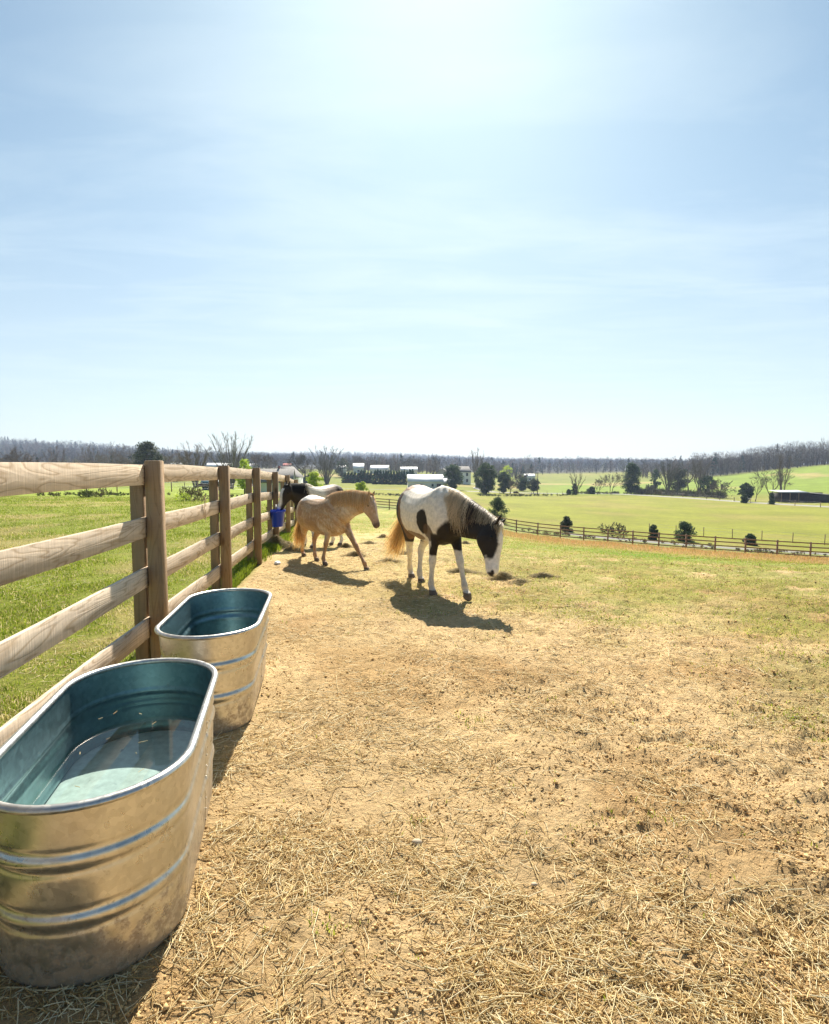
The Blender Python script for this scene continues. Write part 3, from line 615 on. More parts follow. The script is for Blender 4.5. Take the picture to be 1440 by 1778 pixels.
            secs = [(Sh, .17, .09), (Sh + (E_ - Sh) * .5, .165, .095), (E_ + [.01, 0, -.01], .12, .08), (E_ + (Hk - E_) * .25, .088, .068), (E_ + (Hk - E_) * .6, .06, .05), (E_ + (Hk - E_) * .86, .048, .042), (Hk, .052, .046), (Hk + (Fk - Hk) * .14, .045, .04), (Hk + (Fk - Hk) * .35, .033, .029), (Hk + (Fk - Hk) * .75, .032, .028), (Fk, .044, .038)]
        pa_ = Tt - Fk; secs += [(Fk + pa_ * .35, .037, .033), (Fk + pa_ * .58, .042, .038)]
        out = []
        for k, (c, a, b) in enumerate(secs):
            c0 = np.array(secs[max(k - 1, 0)][0], float); c1 = np.array(secs[min(k + 1, len(secs) - 1)][0], float); t = c1 - c0; t /= np.linalg.norm(t)
            u = np.cross(Y, t); u /= np.linalg.norm(u); v = np.cross(t, u)
            out.append((c, u, a, v, b, 2.1))
        out = [(c, u, a * (1 + (lk - 1) * min(1, i_ / 5)), v, b * (1 + (lk - 1) * min(1, i_ / 5)), e) for i_, (c, u, a, v, b, e) in enumerate(out)]
        loft(g, out, 16)
        # hoof
        tl = tip; rot = np.array([[math.cos(tl), 0, -math.sin(tl)], [0, 1, 0], [math.sin(tl), 0, math.cos(tl)]])
        ho = []
        for z, rr_, sx in ((.085, .045, -.022), (.07, .052, -.015), (.035, .060, .0), (.004, .066, .012), (-.004, .060, .012)):
            ho.append((Tt + rot @ np.array([sx, 0, z]), rot @ np.array([1, 0, 0]), rr_ * 1.08, (0, 1, 0), rr_ * .94, 2.2))
        loft(g, ho, 16); meta.append((Tt, Hk, Fk))
    # tail dock
    loft(g, [((-.74, 0, 1.36), (0, 0, 1), .05, Y, .045, 2), ((-.82, 0, 1.31), (0, 0, 1), .045, Y, .04, 2), ((-.87, 0, 1.20), (1, 0, 0), .035, Y, .035, 2), ((-.89, 0, 1.08), (1, 0, 0), .02, Y, .02, 2)])
    tmp = g.build('tmp', None); md = tmp.modifiers.new('r', 'REMESH'); md.mode = 'VOXEL'; md.voxel_size = .0125; md.use_smooth_shade = True
    sm_ = tmp.modifiers.new('s', 'SMOOTH'); sm_.factor = .5; sm_.iterations = 7
    dg = bpy.context.evaluated_depsgraph_get(); me = bpy.data.meshes.new_from_object(tmp.evaluated_get(dg)); bpy.data.objects.remove(tmp)
    root = empty(name, loc, math.atan2(hy, hx)); root.scale = (s,) * 3; tag(root, label, 'horse')
    body = bpy.data.objects.new('body', me); me.name = 'horse_body'; COL.objects.link(body); body.parent = root; me.materials.clear(); me.materials.append(M['coat'])
    n = len(me.vertices); V = np.empty(n * 3, np.float32); me.vertices.foreach_get('co', V); V = V.reshape(-1, 3).astype(float)
    hd = np.column_stack([(V - P) @ ax / hs, (V - P) @ dn / hs, (V - P) @ lat / hs])   # head coordinates
    C = coat(V, hd, meta)
    # inside of hooves colour
    for Tt, Hk, Fk in meta:
        m_ = (np.linalg.norm(V[:, :2] - Tt[:2], axis=1) < .13) & (V[:, 2] - Tt[2] < .072); C[m_] = (.15, .115, .085)
    ca = me.color_attributes.new('Col', 'FLOAT_COLOR', 'POINT'); ca.data.foreach_set('color', np.hstack([C, np.ones((n, 1))]).astype(np.float32).ravel())
    me.polygons.foreach_set('use_smooth', np.ones(len(me.polygons), bool)); me.update()
    for sg in (-1, 1):
        c = P + ax * .165 * hs - dn * .038 * hs + lat * sg * .094 * hs * hk; g = G(); a = np.linspace(0, 2 * math.pi, 12, endpoint=False)
        g.rings([c + math.cos(f) * .018 * hs * ax[None, :] + math.sin(f) * .019 * hs * (np.cos(a)[:, None] * dn * .8 + np.sin(a)[:, None] * lat * .7) for f in np.linspace(.15, math.pi - .15, 8)])
        g.build('eye', M['eye'], root, smooth=True)
    # mane
    rs = np.random.default_rng(len(name) + int(s * 100))
    if mane:
        g = G()
        CP = np.array([c[0] for c in crest]); SD = np.array([c[1] for c in crest]); UP = np.array([c[2] for c in crest]); HV = np.array([c[3] for c in crest]); HU = np.array([c[4] for c in crest])
        side = mane['side']
        for q in range(mane['n']):
            t = rs.uniform(mane.get('t0', .12), 1.0) * 11; i = min(int(t), 10); f = t - i
            L_ = lambda A: A[i] * (1 - f) + A[i + 1] * f
            c = L_(CP); sdv = L_(SD); up = L_(UP); hv_ = L_(HV); hu_ = L_(HU); sdn = sdv * side * (1 if (sdv[1] > 0) == True else 1)
            if sdv @ mane['sidevec'](dir_) < 0: sdn = -sdv
            else: sdn = sdv
            if rs.random() < .12: sdn = -sdn
            ln = mane['len'](t / 11) * rs.uniform(.6, 1.1); w0 = rs.uniform(.002, .005); col = np.array(mane['col'](t / 11, rs)) * rs.uniform(.75, 1.2)
            th = rs.normal(0, .12); wave = rs.uniform(0, 6.28); wa = mane.get('wave', .006) * rs.uniform(.3, 1.5); drift = rs.normal(mane.get('drift', 0), .05)
            pts = []; lift_ = rs.uniform(.0, .02)
            K = 7
            for k in range(K):
                u = k / (K - 1); ang = min(u * ln / max(hu_, .05) * 1.25, 2.2)
                # follow the oval surface of the neck round and down
                p = c - up * hu_ + up * (hu_ + lift_) * math.cos(min(ang, 1.45)) * 1.02 + sdn * (hv_ * 1.14 + lift_) * math.sin(min(ang, 1.45))
                if ang > 1.45: p = p - np.array([0, 0, 1.]) * (ang - 1.45) * hu_ * .8
                p = p + Tn[i] / np.linalg.norm(Tn[i]) * (drift * u * 1.5 + wa * math.sin(wave + u * 7)) - np.array([0, 0, 1.]) * u * u * ln * .28
                pts.append(p)
            pts = np.array(pts); tt = Tn[i] / np.linalg.norm(Tn[i]); wd = (w0 * np.linspace(1, .35, K))[:, None] * tt
            V_ = np.concatenate([pts - wd, pts + wd]); Q_ = [[k, k + 1, k + 1 + K, k + K] for k in range(K - 1)]
            g.add(V_, Q=Q_, C=np.clip(col, 0, 1))
        if forelock:
            for q in range(forelock['n']):
                a0 = P + lat * rs.normal(0, .02) + dn * .01 - ax * .03 * hs; ln = rs.uniform(.5, 1) * forelock['len']; sidew = rs.normal(forelock.get('side', 0), .03)
                pts = np.array([a0 + dn * (.03 * math.sin(u * 2.2) + .012) + ax * ln * u + lat * (sidew * u + .01 * math.sin(u * 6 + q)) for u in np.linspace(0, 1, 6)])
                wd = (.006 * np.linspace(1, .3, 6))[:, None] * lat; g.add(np.concatenate([pts - wd, pts + wd]), Q=[[k, k + 1, k + 7, k + 6] for k in range(5)], C=np.clip(np.array(forelock['col']) * rs.uniform(.75, 1.2), 0, 1))
        g.build('mane', M['hair'], root)
    if tail:
        g = G()
        for q in range(tail['n']):
            z0 = rs.uniform(1.05, 1.34); x0 = -.80 - (1.34 - z0) * .3; p0 = np.array([x0, rs.normal(0, .02), z0])
            ln = rs.uniform(.65, 1) * tail['len'] - (1.34 - z0) * .2; sx, sy = tail['dir']; spx, spy = rs.normal(0, tail.get('spread', .06)), rs.normal(0, tail.get('spread', .06)); K = 9; pts = []
            for k in range(K):
                u = k / (K - 1); pts.append(p0 + np.array([-.05 * math.sin(min(u * 3, 1.57)) + (sx + spx) * u ** 1.4 + .012 * math.sin(q + u * 6), (sy + spy) * u ** 1.4 + .012 * math.cos(q * 1.3 + u * 5), -ln * u]))
            pts = np.array(pts); an = rs.uniform(0, 3.14); wv = np.array([math.cos(an), math.sin(an), 0]) * rs.uniform(.002, .0045); wd = np.linspace(1, .35, K)[:, None] * wv
            col = np.array(tail['col'](rs))
            g.add(np.concatenate([pts - wd, pts + wd]), Q=[[k, k + 1, k + 1 + K, k + K] for k in range(K - 1)], C=np.clip(col * np.linspace(.8, 1.15, K).repeat(1)[:, None].repeat(3, 1).tolist() * 1 if False else np.clip(np.tile(np.linspace(.75, 1.15, K), 2)[:, None] * col, 0, 1), 0, 1))
        g.build('tail', M['hair'], root)
    return root

def n3(V, s, seed=0):
    return (fbm(V[:, 0] + V[:, 2] * .7, V[:, 1] + V[:, 2], s, 4, seed) - .5) * 2 + .45 * (fbm(V[:, 0] * 1.5 - V[:, 2] * .3, V[:, 1] + V[:, 2] * .4, 34, 2, seed + 3) - .5)
def blob(V, c, r, k=.35, seed=0, s=6):
    d = np.sqrt((((V - np.array(c)) / np.array(r)) ** 2).sum(1)); return ss(1.06, .94, d + k * n3(V, s, seed))
def mixv(C, col, m): return C * (1 - m[:, None]) + np.array(col) * m[:, None]
WHITE = (.80, .73, .62); BLACK = (.022, .016, .012); BROWN = (.30, .15, .065)

def coat_paint(V, hd, meta):
    C = np.tile(np.array(WHITE), (len(V), 1)); head = ss(-.04, .02, hd[:, 0]) * (np.abs(hd[:, 2]) < .2) * (np.abs(hd[:, 1] + .07) < .22) * (hd[:, 0] < .75)
    b = blob(V, (-.60, -.05, 1.44), (.30, .22, .10), .3, 1); C = mixv(C, BROWN, b * .8)
    b = blob(V, (-.12, .0, 1.44), (.16, .12, .05), .25, 2); C = mixv(C, (.60, .42, .25), b * .6)
    e = .04 * n3(V, 5, 3)
    b = ss(-.38, -.42, V[:, 0] + e + (V[:, 2] - 1.0) * .10) * ss(.58, .61, V[:, 2] + .03 * n3(V, 7, 4)) * ss(1.40, 1.34, V[:, 2]); C = mixv(C, (.20, .115, .065), b)
    b = ss(-.47, -.50, V[:, 0] + e + (V[:, 2] - 1.0) * .10) * ss(.58, .61, V[:, 2] + .03 * n3(V, 7, 4)) * ss(1.42, 1.36, V[:, 2]); C = mixv(C, BLACK, b)
    b = blob(V, (.33, -.30, 1.00), (.115, .3, .19), .25, 5); C = mixv(C, BLACK, b)
    b = blob(V, (.42, -.25, .84), (.10, .25, .12), .3, 6); C = mixv(C, (.10, .06, .035), b * .9)
    b = blob(V, (-.05, -.1, .765), (.42, .35, .06), .3, 6); C = mixv(C, (.20, .12, .07), b * .9)
    b = ss(.0, .05, V[:, 0] - .56 - (V[:, 2] - .85) * .75 + .03 * n3(V, 5, 7)) * ss(1.14, 1.08, V[:, 2] + .04 * n3(V, 4, 8)) * ss(.0, .03, V[:, 2] - np.where(V[:, 1] > 0, .60, .50) + .03 * n3(V, 6, 9)) * (V[:, 0] < .95)
    b = np.maximum(b, ss(.44, .46, V[:, 0]) * ss(.86, .82, V[:, 2]) * ss(.0, .03, V[:, 2] - np.where(V[:, 1] > 0, .60, .50) + .03 * n3(V, 6, 9)) * (V[:, 0] < .95)); C = mixv(C, BLACK, b)
    nk = ss(.70, .76, V[:, 0] + .04 * n3(V, 5, 10)); C = mixv(C, BLACK, nk * ss(.60, .64, V[:, 2]) * ((head < .5) | (hd[:, 0] < .03)))
    # head
    dark = ss(.045, .015, hd[:, 1] + .02 * n3(hd, 14, 11) + .34 * np.clip(hd[:, 0] - .24, 0, 1)) * ss(.44, .38, hd[:, 0] + .05 * n3(hd, 12, 12)) * ss(-.02, .0, np.abs(hd[:, 2]) - .035 + .05)
    dark = np.maximum(dark, ss(.56, .58, hd[:, 0]) * ss(.05, .02, np.abs(hd[:, 1] + .055) + .03 * n3(hd, 20, 13)))
    C = mixv(C, (.84, .77, .68), head * (1 - dark)); C = mixv(C, BLACK, head * dark)
    nos = ss(.022, .014, np.sqrt((hd[:, 0] - .565) ** 2 + (hd[:, 1] + .035) ** 2)); C = mixv(C, (.02, .015, .015), head * nos)
    for i, (Tt, Hk, Fk) in enumerate(meta):      # greyish fetlocks
        pass
    dirt = ss(.5, .1, V[:, 2]) * .35; C = mixv(C, (.45, .34, .22), dirt * (1 - head))
    return C
def coat_pony(V, hd, meta):
    C = np.tile(np.array((.46, .285, .15)), (len(V), 1)); head = ss(-.04, .02, hd[:, 0]) * (np.abs(hd[:, 2]) < .2) * (np.abs(hd[:, 1] + .07) < .22)
    roan = ss(-.25, .45, n3(V, 5, 21) + .6 * n3(V, 38, 22)); C = mixv(C, (.61, .48, .345), roan * .7)
    b = blob(V, (-.45, 0, 1.48), (.38, .28, .24), .2, 23); C = mixv(C, (.84, .80, .74), b)
    b = ss(.15, .45, n3(V, 4.2, 27)); C = mixv(C, (.36, .20, .11), b * .55)
    b = ss(.20, .5, n3(V, 3.1, 28)) * ss(.6, .8, V[:, 2]); C = mixv(C, (.74, .64, .52), b * .7)
    b = blob(V, (-.45, -.28, 1.10), (.12, .14, .16), .5, 24); C = mixv(C, (.36, .18, .10), b * .7)
    lg = ss(.62, .42, V[:, 2]) * (1 - head); C = mixv(C, (.40, .20, .10), lg * .6 * ss(-.4, .5, n3(V, 8, 25) + .3))
    C = mixv(C, (.50, .33, .21), head * .6); mz = ss(.47, .56, hd[:, 0]); C = mixv(C, (.10, .075, .065), head * mz * .9)
    bl = ss(.03, .01, np.abs(hd[:, 2])) * ss(-.02, .0, hd[:, 1]) * ss(.45, .4, hd[:, 0]); C = mixv(C, (.72, .6, .5), head * bl)
    return C
def coat_black(V, hd, meta):
    C = np.tile(np.array((.74, .68, .56)), (len(V), 1)); head = ss(-.04, .02, hd[:, 0]) * (np.abs(hd[:, 2]) < .2) * (np.abs(hd[:, 1] + .07) < .22)
    C = mixv(C, BLACK, ss(.44, .50, V[:, 0] + .04 * n3(V, 4, 31)) * ss(.55, .7, V[:, 2]))
    b = ss(.06, -.04, V[:, 0] + .06 * n3(V, 3, 32)) * ss(.9, 1.1, V[:, 2]) * ss(-.5, .2, n3(V, 3.5, 33) + .3); C = mixv(C, (.36, .22, .14), b * .8)
    C = mixv(C, (.05, .03, .02), ss(-.34, -.46, V[:, 0]) * ss(.6, .7, V[:, 2]))
    C = mixv(C, BLACK, head); bl = ss(.075, .055, np.abs(hd[:, 2])) * ss(-.05, -.02, hd[:, 1]) * ss(.07, .10, hd[:, 0]); C = mixv(C, (.80, .78, .75), head * bl)
    return C

LV = (1, 0, 0)
gold = lambda t, rs: (.85, .55, .22) if rs.random() < .6 else (.62, .34, .12)
def pmane(t, rs):
    if t < .45: return (.80, .66, .46) if rs.random() < .8 else (.5, .38, .24)
    if t < .60: return (.07, .045, .03) if rs.random() < .6 else (.46, .34, .20)
    return (.62, .50, .32) if rs.random() < .6 else ((.15, .10, .06) if rs.random() < .7 else (.75, .62, .42))
# side of the mane: the side of the neck that faces (-x,-y) in the world
h2 = horse('paint_horse', (.21, 7.32, 0), (.42, -1.0), .845, [(-.04, 8.02), (.09, 7.62), (.22, 6.88), (.60, 6.62)], (.91, 6.40, .84), (.875, 6.20, .335), (.92, -.38, .15), coat_paint,
      'brown and white paint horse with its head lowered to the hay', fat=1.22, nk=1.25, lift={3: .03, ('tip', 3): -.5},
      mane=dict(side=1, n=3000, sidevec=lambda f: f((-.7, -.7, 0)), len=lambda t: .25 + .18 * math.exp(-((t - .45) / .13) ** 2), col=pmane, wave=.012),
      forelock=dict(n=160, len=.17, col=(.80, .68, .48)), tail=dict(n=1100, len=.92, dir=(-.12, -.22), spread=.09, col=lambda rs: np.array((.88, .62, .26)) * rs.uniform(.6, 1.1)))
h1 = horse('roan_pony', (-1.42, 9.25, 0), (.74, -.78), .70, [(-1.90, 10.0), (-1.58, 9.40), (-1.38, 8.98), (-.70, 8.52)], (-.64, 8.58, 1.045), (-.51, 8.44, .635), (.80, -.50, .25), coat_pony,
      'strawberry roan pony with a ginger mane walking beside the paint horse', fat=1.34, nk=1.45, hk=1.15, neck_mid=(0, 0, .05),
      mane=dict(side=1, n=2600, sidevec=lambda f: f((-.7, -.7, 0)), len=lambda t: .32, col=lambda t, rs: (.72, .46, .21) if rs.random() < .55 else (.90, .70, .42), wave=.006),
      forelock=dict(n=160, len=.16, col=(.90, .72, .5)), tail=dict(n=1100, len=1.0, dir=(-.14, -.05), spread=.07, col=lambda rs: np.array((.85, .58, .24)) * rs.uniform(.6, 1.1)))
h3 = horse('dark_paint_horse', (-1.93, 11.85, -.05), (-.62, -.78), .80, [(-1.76, 12.33), (-1.56, 12.17), (-2.22, 11.66), (-2.02, 11.48)], (-2.45, 11.25, 1.13), (-2.60, 11.16, .70), (-.75, -.62, .3), coat_black,
      'black and white horse by the fence with its nose in the blue bucket', ear_fwd=.1, fat=1.0, nk=1.25, hk=1.35,
      mane=dict(side=1, n=1600, sidevec=lambda f: f((.6, -.8, 0)), len=lambda t: .26, col=lambda t, rs: (.02, .016, .014) if t > .25 else (.75, .68, .52)),
      forelock=dict(n=60, len=.1, col=(.02, .02, .02)), tail=dict(n=250, len=.95, dir=(-.05, 0), col=lambda rs: np.array((.5, .35, .2)) * rs.uniform(.6, 1.1)))

# ------------------------------------------------------------------ bucket hung on the fence
bk = empty('bucket', (-2.63, 11.15, .36), R(10)); bk.scale = (1.12, 1.12, 1.1); tag(bk, 'blue plastic feed bucket hung on the fence under the dark horse', 'bucket')
g = G(); a = np.linspace(0, 2 * math.pi, 28, endpoint=False); rg = []
def rb(r, z): 
    x = np.cos(a) * r; y = np.sin(a) * r; x = np.maximum(x, -r * .62); return np.column_stack([x, y, np.full(28, z)])
for r, z in ((.0, 0), (.10, 0), (.108, .005), (.14, .25), (.152, .255), (.154, .29), (.148, .292), (.142, .27), (.10, .02), (0, .02)): rg.append(rb(max(r, .001), z))
g.rings(rg, cap=False); g.build('pail', M['bucket'], bk, smooth=False)
g = G(); g.tube([(.0, .155 * math.cos(t), .27 + .11 * math.sin(t)) for t in np.linspace(0, math.pi, 14)], .004, 6); o = g.build('handle', M['wire'], bk, smooth=True); o.rotation_euler = (0, 0, 0)
for sgn in (-1, 1):
    g = G(); g.box((0, sgn * .156, .27), (.03, .012, .05)); g.build('lug', M['bucket'], bk)

# ------------------------------------------------------------------ straw, hay, grass
def stalks(xs, ys, zs, ln, wd, az, pitch, bend, cols):
    n = len(xs); dirx = np.cos(az) * np.cos(pitch); diry = np.sin(az) * np.cos(pitch); dz = np.sin(pitch)
    c = np.stack([xs, ys, zs], 1); D = np.stack([dirx, diry, dz], 1); S = np.stack([-np.sin(az), np.cos(az), 0 * az], 1); U = np.array([0, 0, 1.])
    P = [c - D * ln[:, None] / 2, c + S * bend[:, None] * ln[:, None], c + D * ln[:, None] / 2]
    vs = []
    for k, p in enumerate(P):
        for an in (90, 210, 330):
            q = math.radians(an); vs.append(p + S * (math.cos(q) * wd)[:, None] + U * (math.sin(q) * wd)[:, None])
    V = np.stack(vs, 1).reshape(-1, 3); base = np.arange(n)[:, None] * 9; Q = []
    for s_ in (0, 3):
        for j in range(3):
            Q.append(np.stack([base[:, 0] + s_ + j, base[:, 0] + s_ + (j + 1) % 3, base[:, 0] + s_ + 3 + (j + 1) % 3, base[:, 0] + s_ + 3 + j], 1))
    return V, np.concatenate(Q), np.repeat(cols, 9, axis=0)
SC = np.array([[.84, .66, .33], [.92, .78, .46], [.66, .47, .20], [.46, .31, .12], [.95, .85, .57]])
def scatter_straw():
    n = 190000; d = np.exp(rng.uniform(math.log(.9), math.log(15), n)); u = rng.uniform(-.85, .85, n); x = u * d; y = d
    dens = np.clip(fbm(x, y, 2.3, 4, 41) * 2.6 - .98, .06, .55) * (1 - .55 * ss(.3, 2.2, x - .15 * y)) * (1 - .9 * ss(6.5, 9.5, y + .8 * x)) 
    hzz = np.exp(-(((x + .8) / 1.8) ** 2 + ((y - 10.5) / 3.5) ** 2)); dens = np.clip(dens + hzz * .9, 0, 1); keep = (rng.random(n) < dens * np.where(fside(x, y) > .06, 1, np.where(fside(x, y) < -.2, .30, 0)))
    def inside(T, x, y, L=1.24, W=.61):
        c, s = math.cos(T['rz']), math.sin(T['rz']); dx_, dy_ = x - T['loc'][0], y - T['loc'][1]; a = dx_ * c + dy_ * s; b = -dx_ * s + dy_ * c
        return np.hypot(np.maximum(np.abs(a) - (L - W) / 2, 0), b) < W / 2 - .02
    keep &= ~inside(T1, x, y) & ~inside(T2, x, y); x, y, d = x[keep], y[keep], d[keep]; n = len(x)
    ln = np.clip(rng.lognormal(math.log(.048), .65, n), .015, .30); wd = rng.uniform(.0007, .0020, n) * (1 + .05 * np.maximum(d - 3, 0))
    az0 = fbm(x, y, .9, 2, 45) * 8; az = az0 + rng.normal(0, 1.0, n); z = gz(x, y) + rng.uniform(.002, .012, n); 
    V, Q, C = stalks(x, y, z, ln, wd, az, rng.normal(0, .10, n), rng.normal(0, .07, n), SC[rng.integers(0, 5, n)] * rng.uniform(.75, 1.1, (n, 1)))
    q = 11; a_ = rng.uniform(-.45, .5, q); b_ = rng.uniform(-.2, .2, q); c0, s0 = math.cos(T1['rz']), math.sin(T1['rz']); fx = T1['loc'][0] + a_ * c0 - b_ * s0; fy_ = T1['loc'][1] + a_ * s0 + b_ * c0
    V2, Q2, C2 = stalks(fx, fy_, np.full(q, .417), rng.uniform(.01, .035, q), rng.uniform(.0006, .0013, q), rng.uniform(0, 6.28, q), np.zeros(q), np.zeros(q), SC[rng.integers(0, 3, q)])
    g = G(); g.add(V, Q=Q, C=np.clip(C, 0, 1)); g.add(V2, Q=Q2, C=C2); o = g.build('straw', M['straw']); tag(o, 'loose pale straw strewn over the bare paddock soil', 'straw', kind='stuff')
    print('straw', n)
scatter_straw()
def crumbs():
    n = 170000; d = np.exp(rng.uniform(math.log(1.0), math.log(11), n)); x = rng.uniform(-.6, .8, n) * d; y = d
    dn = np.clip(fbm(x, y, 3.1, 4, 61) * 3 - 1.0, .05, 1) * (.45 + .55 * ss(-.5, 2, x)); k = (fside(x, y) > .1) & (rng.random(n) < dn); x, y, d = x[k], y[k], d[k]; n = len(x)
    s_ = np.clip(rng.lognormal(math.log(.0028), .5, n), .0012, .011) * (1 + .06 * d); c = np.stack([x, y, gz(x, y) + s_ * .3], 1)
    o8 = np.array([[1, 0, 0], [-1, 0, 0], [0, 1, 0], [0, -1, 0], [0, 0, .8], [0, 0, -.8]]); V = (c[:, None, :] + o8[None] * s_[:, None, None] * rng.uniform(.6, 1.3, (n, 6, 1)) + rng.normal(0, .15, (n, 6, 3)) * s_[:, None, None]).reshape(-1, 3)
    F = np.array([[0, 2, 4], [2, 1, 4], [1, 3, 4], [3, 0, 4], [2, 0, 5], [1, 2, 5], [3, 1, 5], [0, 3, 5]]); T_ = (np.arange(n)[:, None, None] * 6 + F[None]).reshape(-1, 3)
    cc = np.array([[.64, .44, .21], [.56, .37, .17], [.50, .33, .15], [.66, .47, .23]])[rng.integers(0, 4, n)]
    g = G(); g.add(V, T=T_, C=np.repeat(cc, 6, 0)); tag(g.build('soil_crumbs', M['crumb']), 'crumbs and small clods of dry soil lying over the trampled paddock', 'soil crumbs', kind='stuff')
crumbs()
def hay_pile(px, py, r, h, label, dark=0.0, n=2200):
    # ground point on the flat
    d = 1020 * CAM_H / (py - 812)
    for _ in range(6): d = 1020 * (CAM_H - float(tz((px - 720) / 1020 * d, d))) / (py - 812)
    x = (px - 720) / 1020 * d; rs = np.random.default_rng(int(px * 3 + py)); a = rs.uniform(0, 6.28, n); lump = 1 + .45 * np.sin(a * 2 + px) + .25 * np.sin(a * 3 + py); q = np.abs(rs.normal(0, .5, n)) * r; X = q * np.cos(a) * lump; Y = q * np.sin(a) * .7 * lump
    Z = h * np.exp(-(q / r * 1.5) ** 2) * rs.uniform(.1, 1.1, n) + .006; col = np.array([[.50, .40, .21], [.36, .30, .15], [.62, .50, .28], [.28, .24, .12]])[rs.integers(0, 4, n)] * (1.15 - .6 * dark)
    V, Q, C = stalks(X, Y, Z, rs.uniform(.03, .11, n), rs.uniform(.0008, .0018, n), rs.uniform(0, 6.28, n), rs.normal(0, .22, n), rs.normal(0, .12, n), col)
    g = G(); g.add(V, Q=Q, C=C)
    tt = np.linspace(0, 6.28, 15)[:-1]; g.rings([np.column_stack([r * .55 * k * np.cos(tt), r * .4 * k * np.sin(tt), np.full(14, h * .6 * (1 - k * k) - .006)]) for k in (1, .7, .35, .05)], C=(.36 * (1 - .6 * dark), .27 * (1 - .6 * dark), .13 * (1 - .6 * dark)), cap=False)
    o = g.build('hay_pile', M['straw']); o.location = (x, d, float(gz(x, d)) - .005); tag(o, label, 'hay', 'hay piles on the paddock floor')
for a in [(876, 1006, .20, .10, 'brown clump of hay under the lowered muzzle of the paint horse', .25), (945, 1001, .16, .05, 'low dark wisp of hay alone on the short grass, right of the paint horse', .45),
          (478, 952, .28, .22, 'dark round heap of hay at the foot of the fence below the bucket', .45, 3000), (497, 951, .25, .12, 'pale hay heap just right of the dark one beside the fence', 0.1, 2600),
          (616, 966, .20, .09, 'dark hay tuft on the ground below the roan pony\'s chest', .35), (600, 951, .12, .09, 'small hay tuft behind the roan pony\'s front legs', .2), (665, 934, .14, .07, 'hay tuft below the roan pony\'s muzzle', .3),
          (674, 976, .14, .04, 'flat straw wisp between the pony and the paint horse', .1), (800, 995, .22, .07, 'loose pale hay between the front legs and head of the paint horse', .1), (809, 944, .14, .06, 'small hay tuft under the neck of the paint horse', .3),
          (505, 957, .2, .07, 'loose hay by the pony\'s tail', .1), (702, 962, .16, .05, 'small hay wisp right behind the paint horse\'s tail', .1, 1200), (640, 945, .2, .05, 'thin hay wisp between the pony\'s front legs and the far fence', .1, 1200), (905, 1012, .14, .04, 'thin pale wisp just right of the hay clump under the paint horse\'s muzzle', .1, 1000)]:
    hay_pile(*a)

